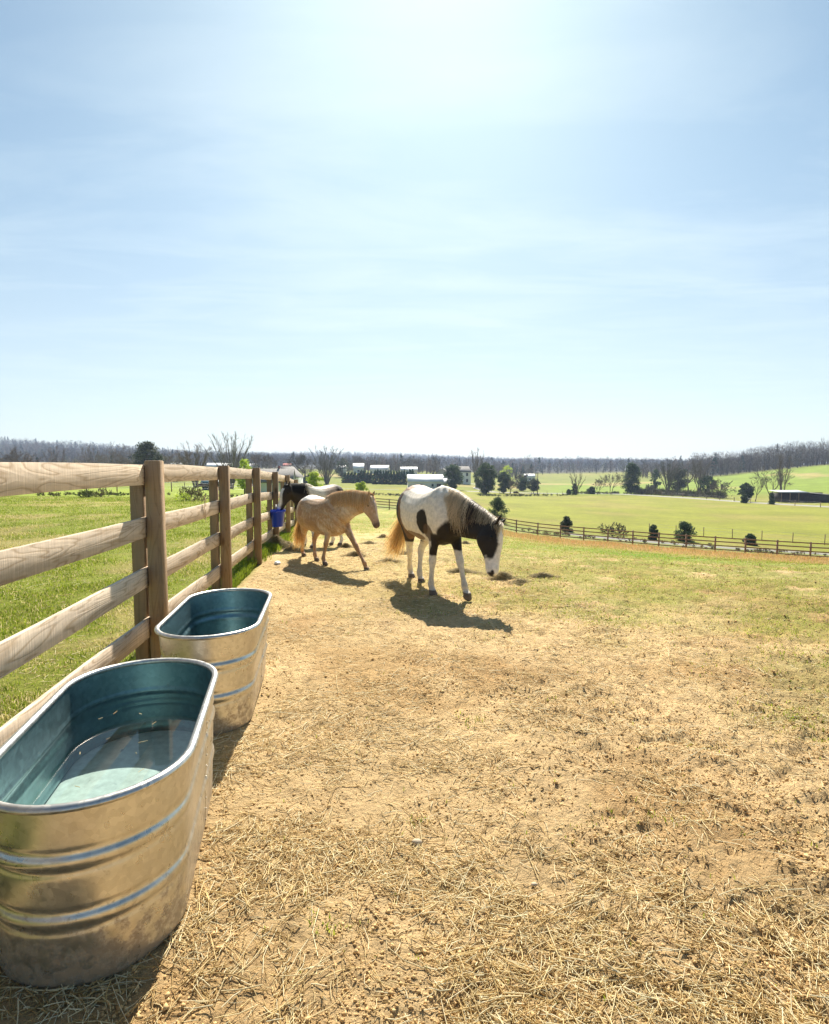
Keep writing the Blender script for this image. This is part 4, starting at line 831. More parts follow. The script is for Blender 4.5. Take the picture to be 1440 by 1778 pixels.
def blades(x, y, h, wd, cols, lean=.35, base=None):
    n = len(x); az = rng.uniform(0, 6.283, n); la = rng.uniform(0, 6.283, n); lm = np.abs(rng.normal(0, lean, n)) * h
    z = gz(x, y) - .003 if base is None else base; S = np.stack([np.cos(az), np.sin(az), 0 * az], 1) * wd[:, None]; b = np.stack([x, y, z], 1); L_ = np.stack([np.cos(la) * lm, np.sin(la) * lm, h * .0], 1)
    m = b + L_ * .3 + np.stack([0 * h, 0 * h, h * .6], 1); t = b + L_ + np.stack([0 * h, 0 * h, h], 1)
    V = np.stack([b - S, b + S, m + S * .7, m - S * .7, t], 1).reshape(-1, 3); i = np.arange(n)[:, None] * 5
    return V, i + np.array([[3, 2, 4]]), i + np.array([[0, 1, 2, 3]]), np.repeat(cols, 5, 0)
def grass():
    g = G(); GC = np.array([[.15, .21, .018], [.26, .33, .03], [.36, .41, .05], [.52, .46, .15], [.70, .59, .32], [.20, .27, .022]])
    # pasture left of the fence
    n = 620000; d = np.exp(rng.uniform(math.log(1.3), math.log(45), n)); x = rng.uniform(-1.0, -.02, n) * d * .92; y = d; k = (fside(x, y) < -.02) & (x > -.9 * d); x, y, d = x[k], y[k], d[k]
    t = fbm(x, y, .55, 4, 11) + .14 * ss(9, 2, np.hypot(x, y)) - .12 * ss(8, 22, np.hypot(x, y)); dens = fbm(x, y, 2.2, 3, 51); k = rng.random(len(x)) < np.clip(dens * 2.6 - .7, .12, 1); x, y, d, t, dens = x[k], y[k], d[k], t[k], dens[k]; n = len(x)
    h = rng.uniform(.012, .045, n) * (.5 + dens) * (1 + .5 * ss(6, 25, d)); dryp = rng.random(n) < .28 + .60 * ss(.44, .62, t)
    ci = np.where(dryp, rng.integers(3, 5, n), rng.choice([0, 1, 2, 5], n)); lay = dryp & (rng.random(n) < .5); h = np.where(lay, h * .35, h)
    g.add(*blades(x, y, h, rng.uniform(.0012, .003, n) * (1 + .2 * d / 2), GC[ci] * rng.uniform(.75, 1.15, (n, 1)), .6)); print('left grass', n)
    # paddock: sparse sprigs, thickening away
    n = 420000; d = np.exp(rng.uniform(math.log(1.5), math.log(40), n)); x = rng.uniform(-.3, .85, n) * d; y = d; k = fside(x, y) > .15; x, y, d = x[k], y[k], d[k]
    c, di = zone(x, y); pat = fbm(x, y, 3.2, 4, 53); k = rng.random(len(x)) < np.where(d < 7, ss(.72, .9, pat) * .2, 0) + (1 - di) * .6 * np.clip(pat * 2.6 - .8, .02, 1) + .002; x, y, d, c = x[k], y[k], d[k], c[k]; n = len(x)
    fd = (np.hypot(x + .9, (y - 11.5) / 3) < 1.6) | (d > 45); x, y, d, c = x[~fd], y[~fd], d[~fd], c[~fd]; n = len(x)
    od = ss(15, 24, d - 9 * ss(1, .2, x / d)) * ss(.10, .3, x / d); dr = rng.random(n) < .35 + .55 * od
    cols = np.where(dr[:, None], np.array([.55, .40, .19]), GC[rng.choice([1, 2, 2, 5], n)]) * rng.uniform(.75, 1.15, (n, 1))
    h = rng.uniform(.008, .03, n) * (1 + .6 * ss(8, 20, d)) + od * rng.uniform(.02, .14, n)
    g.add(*blades(x, y, h, rng.uniform(.0015, .003, n) * (1 + .16 * d / 2), cols, .6)); print('paddock grass', n)
    o = g.build('grass', M['blade']); tag(o, 'grass growing in the pasture and in patches across the paddock', 'grass', kind='stuff')
    # tufts of longer grass along the fence foot
    g = G(); n = 26000; s_ = rng.uniform(-1.2, 6.5, n); o_ = rng.normal(-.05, .09, n); x = FA[0] + FD[0] * s_ + FN[0] * o_; y = FA[1] + FD[1] * s_ + FN[1] * o_; k = (rng.random(n) < ss(.4, .6, fbm(x, y, 1.8, 3, 57)) * np.where(o_ > 0, ss(2.0, 3.0, s_), 1)); x, y = x[k], y[k]; n = len(x)
    g.add(*blades(x, y, rng.uniform(.05, .15, n), rng.uniform(.002, .004, n) * (1 + y * .12), GC[rng.choice([0, 1, 5], n)] * .9, .45))
    tag(g.build('fence_grass', M['blade']), 'longer green grass tufts growing along the foot of the wooden fence', 'grass', kind='stuff')
    # tall dry grass before the bottom fence
    g = G(); n = 60000; x = rng.uniform(-2, 36, n); y = fy(x) - np.abs(rng.normal(0, 11, n)) - .3; k = rng.random(n) < ss(.35, .6, fbm(x, y, .5, 3, 58)); x, y = x[k], y[k]; n = len(x)
    g.add(*blades(x, y, rng.uniform(.08, .32, n), rng.uniform(.008, .016, n), np.array([[.55, .33, .13], [.48, .28, .12], [.60, .42, .19], [.36, .34, .1]])[rng.integers(0, 4, n)] * rng.uniform(.8, 1.1, (n, 1)), .3))
    tag(g.build('dry_grass', M['blade']), 'tall orange dry grass standing in front of the far board fence', 'dry grass', kind='stuff')
grass()
g = G(); a = np.linspace(0, 6.28, 12)[:-1]; rs = np.random.default_rng(5)
g.rings([np.column_stack([np.cos(a) * r * rs.uniform(.75, 1.2, 11), np.sin(a) * r * rs.uniform(.75, 1.2, 11), z + rs.uniform(-.012, .012, 11)]) for r, z in ((.03, -.01), (.055, .0), (.045, .025), (.02, .035))])
o = g.build('plastic_scrap', M['plastic']); o.location = at(480, 9.0, .0); tag(o, 'crumpled white plastic scrap on the ground near the fence posts', 'litter')

# stones
st = [(724, 1462, .022, 'flat pale stone lying in the straw in the middle of the foreground'), (928, 1532, .012, 'small pale pebble right of the flat stone in the straw')]
for px, py, r, lb in st:
    Y_ = -(py - 889) / 1020; dy_ = math.cos(PITCH) + Y_ * math.sin(PITCH); dz_ = -math.sin(PITCH) + Y_ * math.cos(PITCH); t = -CAM_H / dz_; x, y = (px - 720) / 1020 * t, dy_ * t
    g = G(); a = np.linspace(0, 6.28, 10)[:-1]; g.rings([np.column_stack([np.cos(a) * r * k * rs.uniform(.8, 1.2, 9), np.sin(a) * r * k * .8 * rs.uniform(.8, 1.2, 9), np.full(9, z * r)]) for k, z in ((.7, -.3), (1, .1), (.8, .5), (.3, .65))])
    o = g.build('stone', M['stone'] if 'stone' in M else mat('stone', (.50, .41, .29), .9, noise=(40, .8, 1.1))); o.location = (x, y, float(gz(x, y)) + .006); tag(o, lb, 'stone')
#@@FAR
# ------------------------------------------------------------------ trees and shrubs
def rotv(v, ax, an):
    return v * math.cos(an) + np.cross(ax, v) * math.sin(an) + ax * ax.dot(v) * (1 - math.cos(an))
def bare_tree(name, h, spread, seed, trunks=1, fork=.25, levels=5, thick=1., tw=.035, col=(.15, .12, .10), up=.25, loc=(0, 0, 0), twigs=1.0, vase=0):
    rs = np.random.default_rng(seed); g = G(); tgs = G(); pend = []; colv = np.array(col)
    for k in range(trunks):
        a = rs.uniform(0, 6.28); d = np.array([math.cos(a), math.sin(a), 0]) * (spread * (.8 if vase else .35) * rs.uniform(.5, 1) if trunks > 1 else .05) + [0, 0, 1]
        pend.append((np.array([math.cos(a), math.sin(a), 0]) * (.03 * h if trunks > 1 else 0) - [0, 0, .4], d / np.linalg.norm(d), h * fork, h * .020 * thick / math.sqrt(trunks) * 1.25, 0))
    ends = []
    while pend:
        p, d, L, r, lv = pend.pop(); n = 4; pts = [p]; dd = d.copy()
        for i in range(n):
            dd = dd + rs.normal(0, .045 if vase else .09, 3) + np.array([0, 0, up * .12]); dd /= np.linalg.norm(dd); pts.append(pts[-1] + dd * L / n)
        pts = np.array(pts); (g if lv < levels - 1 else tgs).tube(pts, np.linspace(r, r * .62, n + 1), 5 if lv < 2 else 3, C=None if lv < levels - 1 else colv * rs.uniform(.8, 1.2), cap=False)
        if lv >= levels - 1: ends.append(pts); continue
        nb = rs.integers(2, 4) + (1 if lv == 0 else 0)
        for b in range(nb):
            ax = np.cross(dd, rs.normal(0, 1, 3)); ax /= np.linalg.norm(ax); nd = rotv(dd, ax, rs.uniform(.25, .62) * (.6 + spread) * (.62 if vase else 1)); q = pts[-1] if b else pts[-1]
            if b == nb - 1 and lv > 0: q = pts[2]
            pend.append((q, nd / np.linalg.norm(nd), L * rs.uniform(.62, .86) * (1.0 if lv else 1.05), r * .62 * rs.uniform(.7, 1), lv + 1))
    # fine twigs
    for pts in ends:
        for k in range(int(9 * twigs)):
            i = rs.integers(1, len(pts)); p = pts[i]; d = pts[i] - pts[i - 1]; d /= np.linalg.norm(d); d = d + rs.normal(0, .55, 3) + [0, 0, up * .4]; d /= np.linalg.norm(d); L = h * rs.uniform(.03, .09)
            s = np.cross(d, rs.normal(0, 1, 3)); s /= np.linalg.norm(s); tgs.add([p - s * tw, p + s * tw, p + d * L], T=[[0, 1, 2]], C=colv * rs.uniform(.8, 1.35))
    V = np.concatenate([v for v in g.V]); top = max(v[:, 2].max() for v in tgs.V); k = h / top
    g.V = [v * k for v in g.V]; tgs.V = [v * k for v in tgs.V]
    root = empty(name, loc); g.build('trunk', M['bark'], root); tgs.build('crown', M['twig'], root); return root

def fan_tree(name, h, w, seed, limbs=8, col=(.17, .14, .12), lean=1., tw=.028):
    rs = np.random.default_rng(seed); g = G(); tg = G(); colv = np.array(col); R_ = w / 2
    for k in range(limbs):
        a = k * 2.4 + rs.uniform(-.3, .3); q = math.sqrt((k + .5) / limbs) * .92; tx, ty = R_ * q * math.cos(a), R_ * q * math.sin(a); tz_ = h * (.62 + .38 * math.sqrt(max(0, 1 - q * q))) * rs.uniform(.9, 1)
        b0 = np.array([.02 * h * math.cos(a), .02 * h * math.sin(a), -.4]); P = [b0 * (1 - t) + np.array([tx * t ** 1.25, ty * t ** 1.25, tz_ * t]) + rs.normal(0, .008 * h, 3) * min(1, t * 4) for t in np.linspace(0, 1, 10)]
        P = np.array(P); g.tube(P, np.linspace(.0135 * h, .0012 * h, 10), 5, cap=False)
        for m in range(26):
            t = rs.uniform(.22, .98); i = min(int(t * 9), 8); p = P[i] + (P[i + 1] - P[i]) * (t * 9 - i); d = P[i + 1] - P[i]; d /= np.linalg.norm(d); d = d + rs.normal(0, .33, 3) * [1, 1, .3]; d /= np.linalg.norm(d); L = h * rs.uniform(.10, .30) * (1.15 - t)+.03*h
            Q_ = np.array([p + d * L * u + np.array([0, 0, .12 * L]) * u * u for u in (0, .5, 1)]); tg.tube(Q_, [.0022 * h, .0014 * h, .0006 * h], 3, C=colv, cap=False)
            for z in range(15):
                u = rs.uniform(.2, 1); pp = p + d * L * u; dd = d + rs.normal(0, .4, 3) + [0, 0, .25]; dd /= np.linalg.norm(dd); s_ = np.cross(dd, rs.normal(0, 1, 3)); s_ /= np.linalg.norm(s_); tg.add([pp - s_ * tw, pp + s_ * tw, pp + dd * h * rs.uniform(.02, .06)], T=[[0, 1, 2]], C=colv * rs.uniform(.8, 1.3))
    root = empty(name, (0, 0, 0)); g.build('trunk', M['bark'], root); tg.build('crown', M['twig'], root); return root

def leafy(name, h, w, seed, cols, n=2600, leaf=.16, shape='oval', trunk=.12, loc=(0, 0, 0), matk='leaf', clumps=26, squash=1.):
    """crown of leaf clusters round a branching trunk"""
    rs = np.random.default_rng(seed); root = empty(name, loc); g = G(); base = h * trunk
    g.tube([(0, 0, -.3), (.01 * h, 0, base), (0, .01 * h, h * .5), (0, 0, h * .85)], [h * .022 + .01, h * .018 + .01, h * .01 + .008, .008], 7)
    cc = []
    for k in range(clumps):
        t = rs.random()
        if shape == 'cone': z = base + (h - base) * t; rr = w / 2 * (1 - t) ** .8 * rs.uniform(.25, .95)
        elif shape == 'bush': z = h * .92 * t; rr = w / 2 * math.sqrt(max(0, 1 - t ** 2.2)) * rs.uniform(.15, .85)
        elif shape == 'round': z = base + (h - base) * t; rr = w / 2 * math.sqrt(max(0, 1 - (2 * t - 1) ** 2)) * rs.uniform(.3, .9)
        else: z = base + (h - base) * t; rr = w / 2 * (math.sin(math.pi * min(1, t ** .75 * .93 + .07)) ** .6) * rs.uniform(.25, .88)
        a = rs.uniform(0, 6.28); c = np.array([rr * math.cos(a), rr * math.sin(a), z]); rad = w * rs.uniform(.07, .20) * (1 - .45 * t if shape == 'cone' else 1); cc.append((c, rad))
        g.tube([(0, 0, max(base * .8, z * .7)), tuple(c * [.5, .5, 1] - [0, 0, rad * .3]), tuple(c)], [.012 * h * .5 + .004, .006, .003], 4)
    g.build('trunk', M['bark'], root)
    wts = np.array([r ** 2 for c, r in cc]); wts /= wts.sum(); idx = rs.choice(len(cc), n, p=wts); C0 = np.array([c for c, r in cc])[idx]; R0 = np.array([r for c, r in cc])[idx]
    d = rs.normal(0, 1, (n, 3)); d /= np.linalg.norm(d, axis=1)[:, None]; q = rs.random(n) ** .45; P = C0 + d * (R0 * q)[:, None] * [1, 1, .8 * squash]
    P[:, 2] = np.maximum(P[:, 2], .02)
    nrm = d + rs.normal(0, .6, (n, 3)); nrm /= np.linalg.norm(nrm, axis=1)[:, None]; u = np.cross(nrm, rs.normal(0, 1, (n, 3))); u /= np.linalg.norm(u, axis=1)[:, None]; v = np.cross(nrm, u)
    s = leaf * rs.uniform(.5, 1.2, n)[:, None]; V = np.stack([P - u * s, P + v * s * .45, P + u * s, P - v * s * .45], 1).reshape(-1, 3); i = np.arange(n)[:, None] * 4
    ccol = rs.integers(0, len(cols), len(cc)); C = np.array(cols)[ccol[idx]] * rs.uniform(.7, 1.3, (n, 1))
    g = G(); g.add(V, Q=i + np.array([[0, 1, 2, 3]]), C=np.repeat(C, 4, 0)); g.build('crown', M[matk], root); return root

EV = [(.060, .105, .045), (.095, .135, .055), (.040, .075, .035)]; CED = [(.06, .085, .04), (.045, .065, .035), (.085, .095, .05)]; YG = [(.42, .52, .04), (.50, .60, .06), (.32, .42, .03)]
def T(o, px, d, lab, cat, grp, s=1., rz=None):
    o.location = at(px, d); o.location.z -= .05; o.scale = (s,) * 3; o.rotation_euler.z = rz if rz is not None else px; tag(o, lab, cat, grp); return o
def hgt(ytop, ybase, d): return (ybase - ytop) / 1020 * d
# cedars beyond the bottom board fence: px, distance, height, width
for px, d, h, w_, sh, lab in [(865, 78, 3.4, 3.2, 'bush', 'tall dark cedar bush with two tips behind the grazing paint horse\'s neck'), (985, 73, 1.9, 2.0, 'bush', 'sparse brownish cedar bush just beyond the board fence, leftmost of the low ones'),
                              (1137, 68, 1.9, 1.4, 'oval', 'small narrow cedar bush beyond the fence, left of the big rounded one'), (1191, 68, 2.3, 2.7, 'bush', 'largest rounded dark cedar bush just beyond the board fence'),
                              (1306, 66, 1.35, 1.5, 'bush', 'small round cedar bush beyond the fence toward the right edge')]:
    T(leafy('cedar_bush', h, w_, int(px), CED if px == 985 else EV, n=7000, leaf=.09, shape='bush', trunk=.0, matk='needle', clumps=70), px, d, lab, 'bush', 'cedar bushes beyond the far fence')
T(bare_tree('fallen_branch_bush', 1.7, 1.3, 91, trunks=4, fork=.3, levels=4, tw=.02, col=(.16, .14, .10), twigs=2.2), 1066, 72, 'ragged leaning bush of bare and green twigs beyond the board fence', 'bush', None)
# evergreens
def ev(px, d, yt, yb, wpx, sh, lab, n=3500, cols=EV, leaf=.35, grp='evergreen trees across the valley', name='evergreen_tree', tr=.08, cl=46):
    h = hgt(yt, yb, d); return T(leafy(name, h, wpx / 1020 * d, int(px * 7), cols, n=int(n * 2.2), leaf=leaf * .75, shape='bush' if 'bush' in name else sh, trunk=tr, matk='needle', clumps=int(cl * 1.5)), px, d, lab, 'tree', grp)
ev(1097, 226, 806, 858, 36, 'oval', 'big dark egg-shaped evergreen standing alone at the meadow edge', n=6000, cl=90)
ev(843, 200, 809, 860, 38, 'round', 'spreading dark evergreen right of the white barn, behind the horse\'s neck', n=6500, tr=.07, cl=90)
ev(875, 212, 822, 858, 26, 'round', 'dark evergreen next to the one right of the white barn', n=4000, tr=.07)
ev(787, 225, 812, 854, 34, 'round', 'dark evergreen hiding the right end of the white barn', n=4500, cl=60)
ev(725, 232, 838, 850, 20, 'round', 'low dark evergreen bush at the left corner of the white barn', n=1500, name='evergreen_bush')
ev(1138, 290, 800, 834, 18, 'oval', 'slim dark evergreen rising behind the roadside thicket', n=2500)
ev(908, 250, 816, 838, 22, 'round', 'dark evergreen beside the pale budding trees left of the far field', n=2500)
ev(927, 222, 834, 857, 26, 'round', 'round brownish tree standing alone beside the far road', n=2200, cols=CED, tr=.28, name='round_tree')
ev(1296, 165, 834, 866, 26, 'round', 'dark evergreen left of the open-sided shed', n=2800)
ev(1228, 235, 818, 848, 26, 'round', 'dark evergreen at the right end of the roadside thicket', n=2600)
ev(1293, 158, 854, 870, 13, 'round', 'small dark bush in front of the evergreen by the road', n=900, name='evergreen_bush')
ev(1341, 152, 852, 873, 12, 'round', 'small dark bush at the roadside left of the shed', n=900, name='evergreen_bush')
ev(998, 215, 836, 856, 12, 'oval', 'dark bush under the bare trees right of the utility pole', n=1200, name='evergreen_bush')
ev(988, 210, 850, 860, 10, 'round', 'low dark bush just right of the utility pole', n=700, name='evergreen_bush')
ev(1028, 220, 843, 857, 18, 'round', 'dark bush left of the big egg-shaped evergreen', n=1200, name='evergreen_bush')
ev(258, 170, 768, 842, 52, 'round', 'broad dark green tree behind the top of the nearest fence post', n=6000, cols=[(.07, .085, .04), (.10, .105, .05), (.05, .065, .03)], tr=.15, cl=80)
ev(1178, 250, 812, 852, 40, 'round', 'tall dark mixed tree in the middle of the roadside thicket', n=4500, cols=[(.07, .07, .045), (.045, .06, .035), (.10, .09, .06)], cl=60)
ev(595, 330, 800, 832, 30, 'round', 'dim green tree behind the bare spreading tree', n=2500, cols=CED)
# clipped row of conifers
c0 = leafy('conifer', 1, .62, 5, [(.045, .105, .065), (.06, .13, .075)], n=1500, leaf=.055, shape='cone', trunk=.03, matk='needle', clumps=60)
H0 = hgt(810, 837, 262)
for i in range(15):
    px = 652 + i * 4.6; o = c0 if i == 0 else copy_tree(c0, (0, 0, 0)); o.location = at(px, 262 + (i % 3)); k = H0 * random.uniform(.88, 1.06); o.scale = (k, k, k); o.rotation_euler.z = i * 1.3
    tag(o, 'dark conifer in the clipped row left of the white barn', 'tree', 'row of dark conifers in front of the farmhouses')
for i in range(9):
    px = 600 + i * 5.6; o = copy_tree(c0, (0, 0, 0)); o.location = at(px, 268 + (i % 3)); k = H0 * random.uniform(.65, .9); o.scale = (k * 1.4, k * 1.4, k); o['label'] = 'shaggy dark evergreen in the lower row left of the clipped conifers'; o['group'] = 'lower evergreens left of the conifer row'
for i in range(8):
    px = 494 + i * 6.2; o = copy_tree(c0, (0, 0, 0)); o.location = at(px, 245 + (i % 3)); k = H0 * random.uniform(.5, .65); o.scale = (k * 1.6, k * 1.6, k); o['label'] = 'dark evergreen shrub in the hedge beside the grey farmhouse'; o['group'] = 'evergreen hedge beside the grey farmhouse'
# yellow green spring trees
def yg(px, d, yt, yb, wpx, lab, n=3000): return T(leafy('budding_tree', hgt(yt, yb, d), wpx / 1020 * d, int(px), YG, n=n, leaf=.11 + d * .0006, shape='round', trunk=.2, clumps=46), px, d, lab, 'tree', 'yellow-green budding trees')
yg(546, 95, 811, 858, 34, 'bright yellow-green tree behind the dark horse\'s back'); yg(628, 105, 833, 866, 24, 'smaller yellow-green tree above the roan pony\'s mane'); yg(425, 90, 805, 862, 38, 'yellow-green tree seen through the fence between the second and third posts', 2600)
yg(880, 300, 806, 842, 26, 'pale budding tree right of the dark evergreens', 1500); yg(432, 200, 803, 840, 20, 'distant yellow-green tree over the third fence section', 1000)
# bare trees: px, dist, ytop, ybase, trunks, spread, label
BT = [(402, 150, 743, 846, 5, .62, 'tall vase-shaped bare tree, tallest on the skyline, above the second fence post'), (340, 165, 764, 844, 5, .6, 'brownish bare tree left of the tallest one, over the top fence board'),
      (201, 190, 762, 842, 2, .75, 'thin dark bare tree on the skyline left of the nearest fence post'), (568, 250, 773, 842, 3, 1.0, 'wide spreading bare tree behind the budding tree'), (528, 262, 786, 842, 3, .8, 'bare tree at the left edge of the wide spreading one'),
      (828, 262, 776, 848, 2, .8, 'tall bare tree on the skyline right of the two-storey farmhouse'), (885, 205, 830, 860, 2, .8, 'small bare tree right of the dark evergreens behind the paint horse'),
      (1001, 214, 818, 858, 4, .9, 'spreading bare tree right of the utility pole'), (1037, 216, 824, 858, 2, .6, 'small bare tree second right of the utility pole'), (1062, 218, 816, 858, 2, .7, 'slim bare tree left of the egg-shaped evergreen'),
      (1196, 232, 796, 854, 1, 1.0, 'leaning pale bare tree beside the roadside thicket'), (1215, 240, 790, 852, 3, .9, 'bare tree standing over the right end of the thicket'), (1160, 245, 790, 852, 3, .9, 'bushy bare tree at the left end of the thicket'),
      (1250, 190, 822, 860, 3, 1.0, 'low spreading bare tree left of the small dark bushes'), (1313, 168, 822, 866, 1, .5, 'slim bare tree left of the shed'), (1343, 175, 800, 865, 2, .7, 'bare tree close to the left end of the shed'),
      (1358, 185, 776, 858, 1, .8, 'tall straight bare tree rising behind the shed'), (1126, 225, 838, 858, 4, 1.2, 'low bare thicket tree right of the egg-shaped evergreen'), (905, 255, 808, 842, 3, .8, 'greyish bare tree behind the round brownish tree'),
      (690, 410, 785, 822, 3, .8, 'bare tree above the conifer row'), (752, 400, 783, 824, 3, .8, 'bare tree behind the white barn roof'), (720, 410, 788, 822, 3, .8, 'bare tree left above the white barn'), (650, 415, 787, 821, 3, .8, 'bare tree above the left end of the conifer row'), (615, 410, 789, 821, 3, .8, 'bare tree between the far white roofs'),
      (305, 240, 778, 842, 3, .8, 'bare tree low on the skyline right of the nearest post'), (160, 250, 776, 842, 4, .8, 'bare brown tree over the top board, left of the thin dark one'), (100, 260, 778, 842, 4, .8, 'bare brown tree over the top board near the left edge'), (40, 240, 772, 842, 4, .8, 'bare brown tree at the left edge of the view'), (460, 300, 784, 830, 4, .9, 'brown bare tree above the third fence post')]
FT = {0: (112, 15, (.21, .18, .155)), 1: (78, 13, (.20, .14, .10)), 3: (92, 15, (.13, .115, .085)), 5: (34, 7, (.23, .20, .18)), 16: (34, 6, (.14, .11, .09)), 7: (36, 8, (.17, .14, .11)), 12: (50, 12, (.13, .11, .085)), 11: (46, 10, (.17, .13, .10)), 19: (30, 7, (.17, .14, .11)), 20: (34, 7, (.17, .14, .11)), 22: (36, 7, (.17, .14, .11)), 25: (50, 10, (.18, .14, .10)), 26: (50, 10, (.18, .13, .10))}
for i, (px, d, yt, yb, tr_, spd, lab) in enumerate(BT):
    h = hgt(yt, yb, d); near = i in (0, 1, 2, 3, 5)
    col = (.17, .125, .10) if px < 520 and i != 0 else ((.20, .175, .155) if i in (0, 5) else (.13, .11, .09))
    if i == 3: col = (.12, .105, .08)
    o = bare_tree('bare_tree', h, spd, 100 + i, trunks=tr_, fork=.20 if tr_ > 2 else .3, levels=6 if (near and tr_ < 5) else 5, tw=.014 + d * .00010, col=col, twigs=(1.0 if near and tr_ < 5 else 1.3), thick=.55 if i in (0, 1, 5) else .85, vase=i in (0, 1, 5))
    if i in FT: 
        for ch in list(o.children): bpy.data.objects.remove(ch)
        bpy.data.objects.remove(o); o = fan_tree('bare_tree', h, FT[i][0] / 1020 * d, 300 + i, limbs=FT[i][1], col=FT[i][2], tw=.008 + d * .00005)
    T(o, px, d, lab, 'tree', 'bare trees across the valley')
    if i == 0: pass
# thicket along the far road
def thicket(px0, px1, d0, d1, yh, n, seed, name, lab, cols):
    rs = np.random.default_rng(seed); g = G()
    for k in range(n):
        u = rs.random(); px = px0 + (px1 - px0) * u; d = d0 + (d1 - d0) * u + rs.normal(0, 2); p = np.array(at(px, d)); h = yh * d / 1020 * rs.uniform(.4, 1)
        c = np.array(cols[rs.integers(0, len(cols))]); m = 34
        dirs = rs.normal(0, .5, (m, 3)) + [0, 0, 1]; dirs /= np.linalg.norm(dirs, axis=1)[:, None]; st_ = p + rs.normal(0, h * .25, (m, 3)) * [1, 1, 0] + np.stack([0 * dirs[:, 0], 0 * dirs[:, 0], rs.uniform(0, h * .6, m)], 1)
        sd_ = np.cross(dirs, rs.normal(0, 1, (m, 3))); sd_ /= np.linalg.norm(sd_, axis=1)[:, None]; L = (h * rs.uniform(.2, .5, m))[:, None]; wv = .035 + d * .0001
        V = np.stack([st_ - sd_ * wv, st_ + sd_ * wv, st_ + dirs * L], 1).reshape(-1, 3); g.add(V, T=np.arange(m * 3).reshape(-1, 3), C=np.repeat(c * rs.uniform(.7, 1.3, (m, 1)), 3, 0))
    return tag(g.build(name, M['twig']), lab, 'undergrowth', kind='stuff')
thicket(1105, 1260, 226, 190, 17, 330, 1, 'roadside_thicket', 'tangled brown brush growing along the far road', [(.17, .13, .09), (.10, .09, .06), (.22, .18, .10), (.05, .07, .035)])
thicket(985, 1110, 222, 226, 6, 110, 2, 'verge_brush', 'low brush on the verge beneath the small bare trees', [(.14, .12, .07), (.06, .08, .035)])
thicket(60, 480, 48, 62, 9, 90, 3, 'pasture_brush', 'dead weeds and low brush along the far edge of the left pasture', [(.18, .15, .08), (.10, .14, .04), (.24, .20, .11)])
thicket(660, 1000, 120, 150, 5, 0, 4, 'x', 'x', [(1, 1, 1)]) if False else None
thicket(905, 1440, 68, 54, 9, 80, 5, 'fence_brush', 'dry brown weeds standing beyond the far board fence', [(.28, .22, .12), (.16, .15, .07), (.34, .26, .15)])
thicket(560, 800, 150, 150, 6, 130, 6, 'field_brush', 'low brush along the field edge in the valley', [(.12, .12, .07), (.20, .17, .11), (.07, .09, .04)])
thicket(830, 1000, 178, 205, 6, 90, 7, 'lane_brush', 'low brush along the field edge below the round tree', [(.16, .14, .08), (.10, .12, .05)])
# woods
def woods(name, lab, spots, seed, hm, cols, tw, evergreen=.06):
    rs = np.random.default_rng(seed); Vt = []; Ct = []
    for (x, y) in spots:
        z = float(tz(x, y)) - .3; h = hm * rs.uniform(.6, 1.08) * (.62 + .75 * float(fbm(x, y, .012, 3, 71))); w_ = h * rs.uniform(.26, .46); c = np.array(cols[rs.integers(0, len(cols))]) * rs.uniform(.8, 1.2); p = np.array([x, y, z])
        if rs.random() < evergreen:
            m = 110; t = rs.random(m); r = w_ * .55 * (1 - t) ** .7 * rs.random(m) ** .4; a = rs.uniform(0, 6.28, m); q = p + np.stack([r * np.cos(a), r * np.sin(a), h * (.1 + .85 * t)], 1); s_ = h * .075; c = np.array((.03, .055, .035)); ev_ = rs.normal(0, 1, (m, 3)) * s_; ev2 = rs.normal(0, 1, (m, 3)) * s_
            Vt.append(np.stack([q - ev_ * .5, q + ev_ * .5, q + np.abs(ev2) * [.3, .3, .6]], 1)); Ct.append(np.repeat(c * rs.uniform(.7, 1.3, (m, 1)), 3, 0).reshape(m, 3, 3)); continue
        # trunk and limbs
        k = 3; a = rs.uniform(0, 6.28, k); tp = p + np.stack([np.cos(a) * w_ * .25, np.sin(a) * w_ * .25, np.full(k, h * .75)], 1); b = np.tile(p, (k, 1)); sx = np.array([h * .012 + .05, 0, 0])
        Vt.append(np.stack([b - sx, b + sx, tp], 1)); Ct.append(np.tile(c * .7, (k, 3, 1)))
        m = 120; t = rs.random(m); a = rs.uniform(0, 6.28, m); r = w_ * np.sin(math.pi * np.clip(t * .8 + .12, 0, 1)) * rs.random(m) ** .5; q = p + np.stack([r * np.cos(a) * .8, r * np.sin(a) * .8, h * (.08 + .76 * t)], 1)
        dr = np.stack([np.cos(a) * .5, np.sin(a) * .5, np.full(m, .8)], 1) + rs.normal(0, .5, (m, 3)); dr /= np.linalg.norm(dr, axis=1)[:, None]; L = (h * rs.uniform(.06, .17, m))[:, None]; sd_ = np.cross(dr, rs.normal(0, 1, (m, 3))); sd_ /= np.linalg.norm(sd_, axis=1)[:, None]
        Vt.append(np.stack([q - sd_ * tw, q + sd_ * tw, q + dr * L], 1)); Ct.append(np.repeat(c * rs.uniform(.75, 1.35, (m, 1)), 3, 0).reshape(m, 3, 3))
    V = np.concatenate(Vt).reshape(-1, 3); C = np.concatenate(Ct).reshape(-1, 3); g = G(); g.add(V, T=np.arange(len(V)).reshape(-1, 3), C=C)
    return tag(g.build(name, M['twig']), lab, 'woods', kind='stuff')
WC = [(.15, .095, .065), (.10, .075, .055), (.20, .125, .07), (.08, .068, .055), (.15, .14, .06), (.12, .095, .075)]
rs = np.random.default_rng(77)
sp_ = []
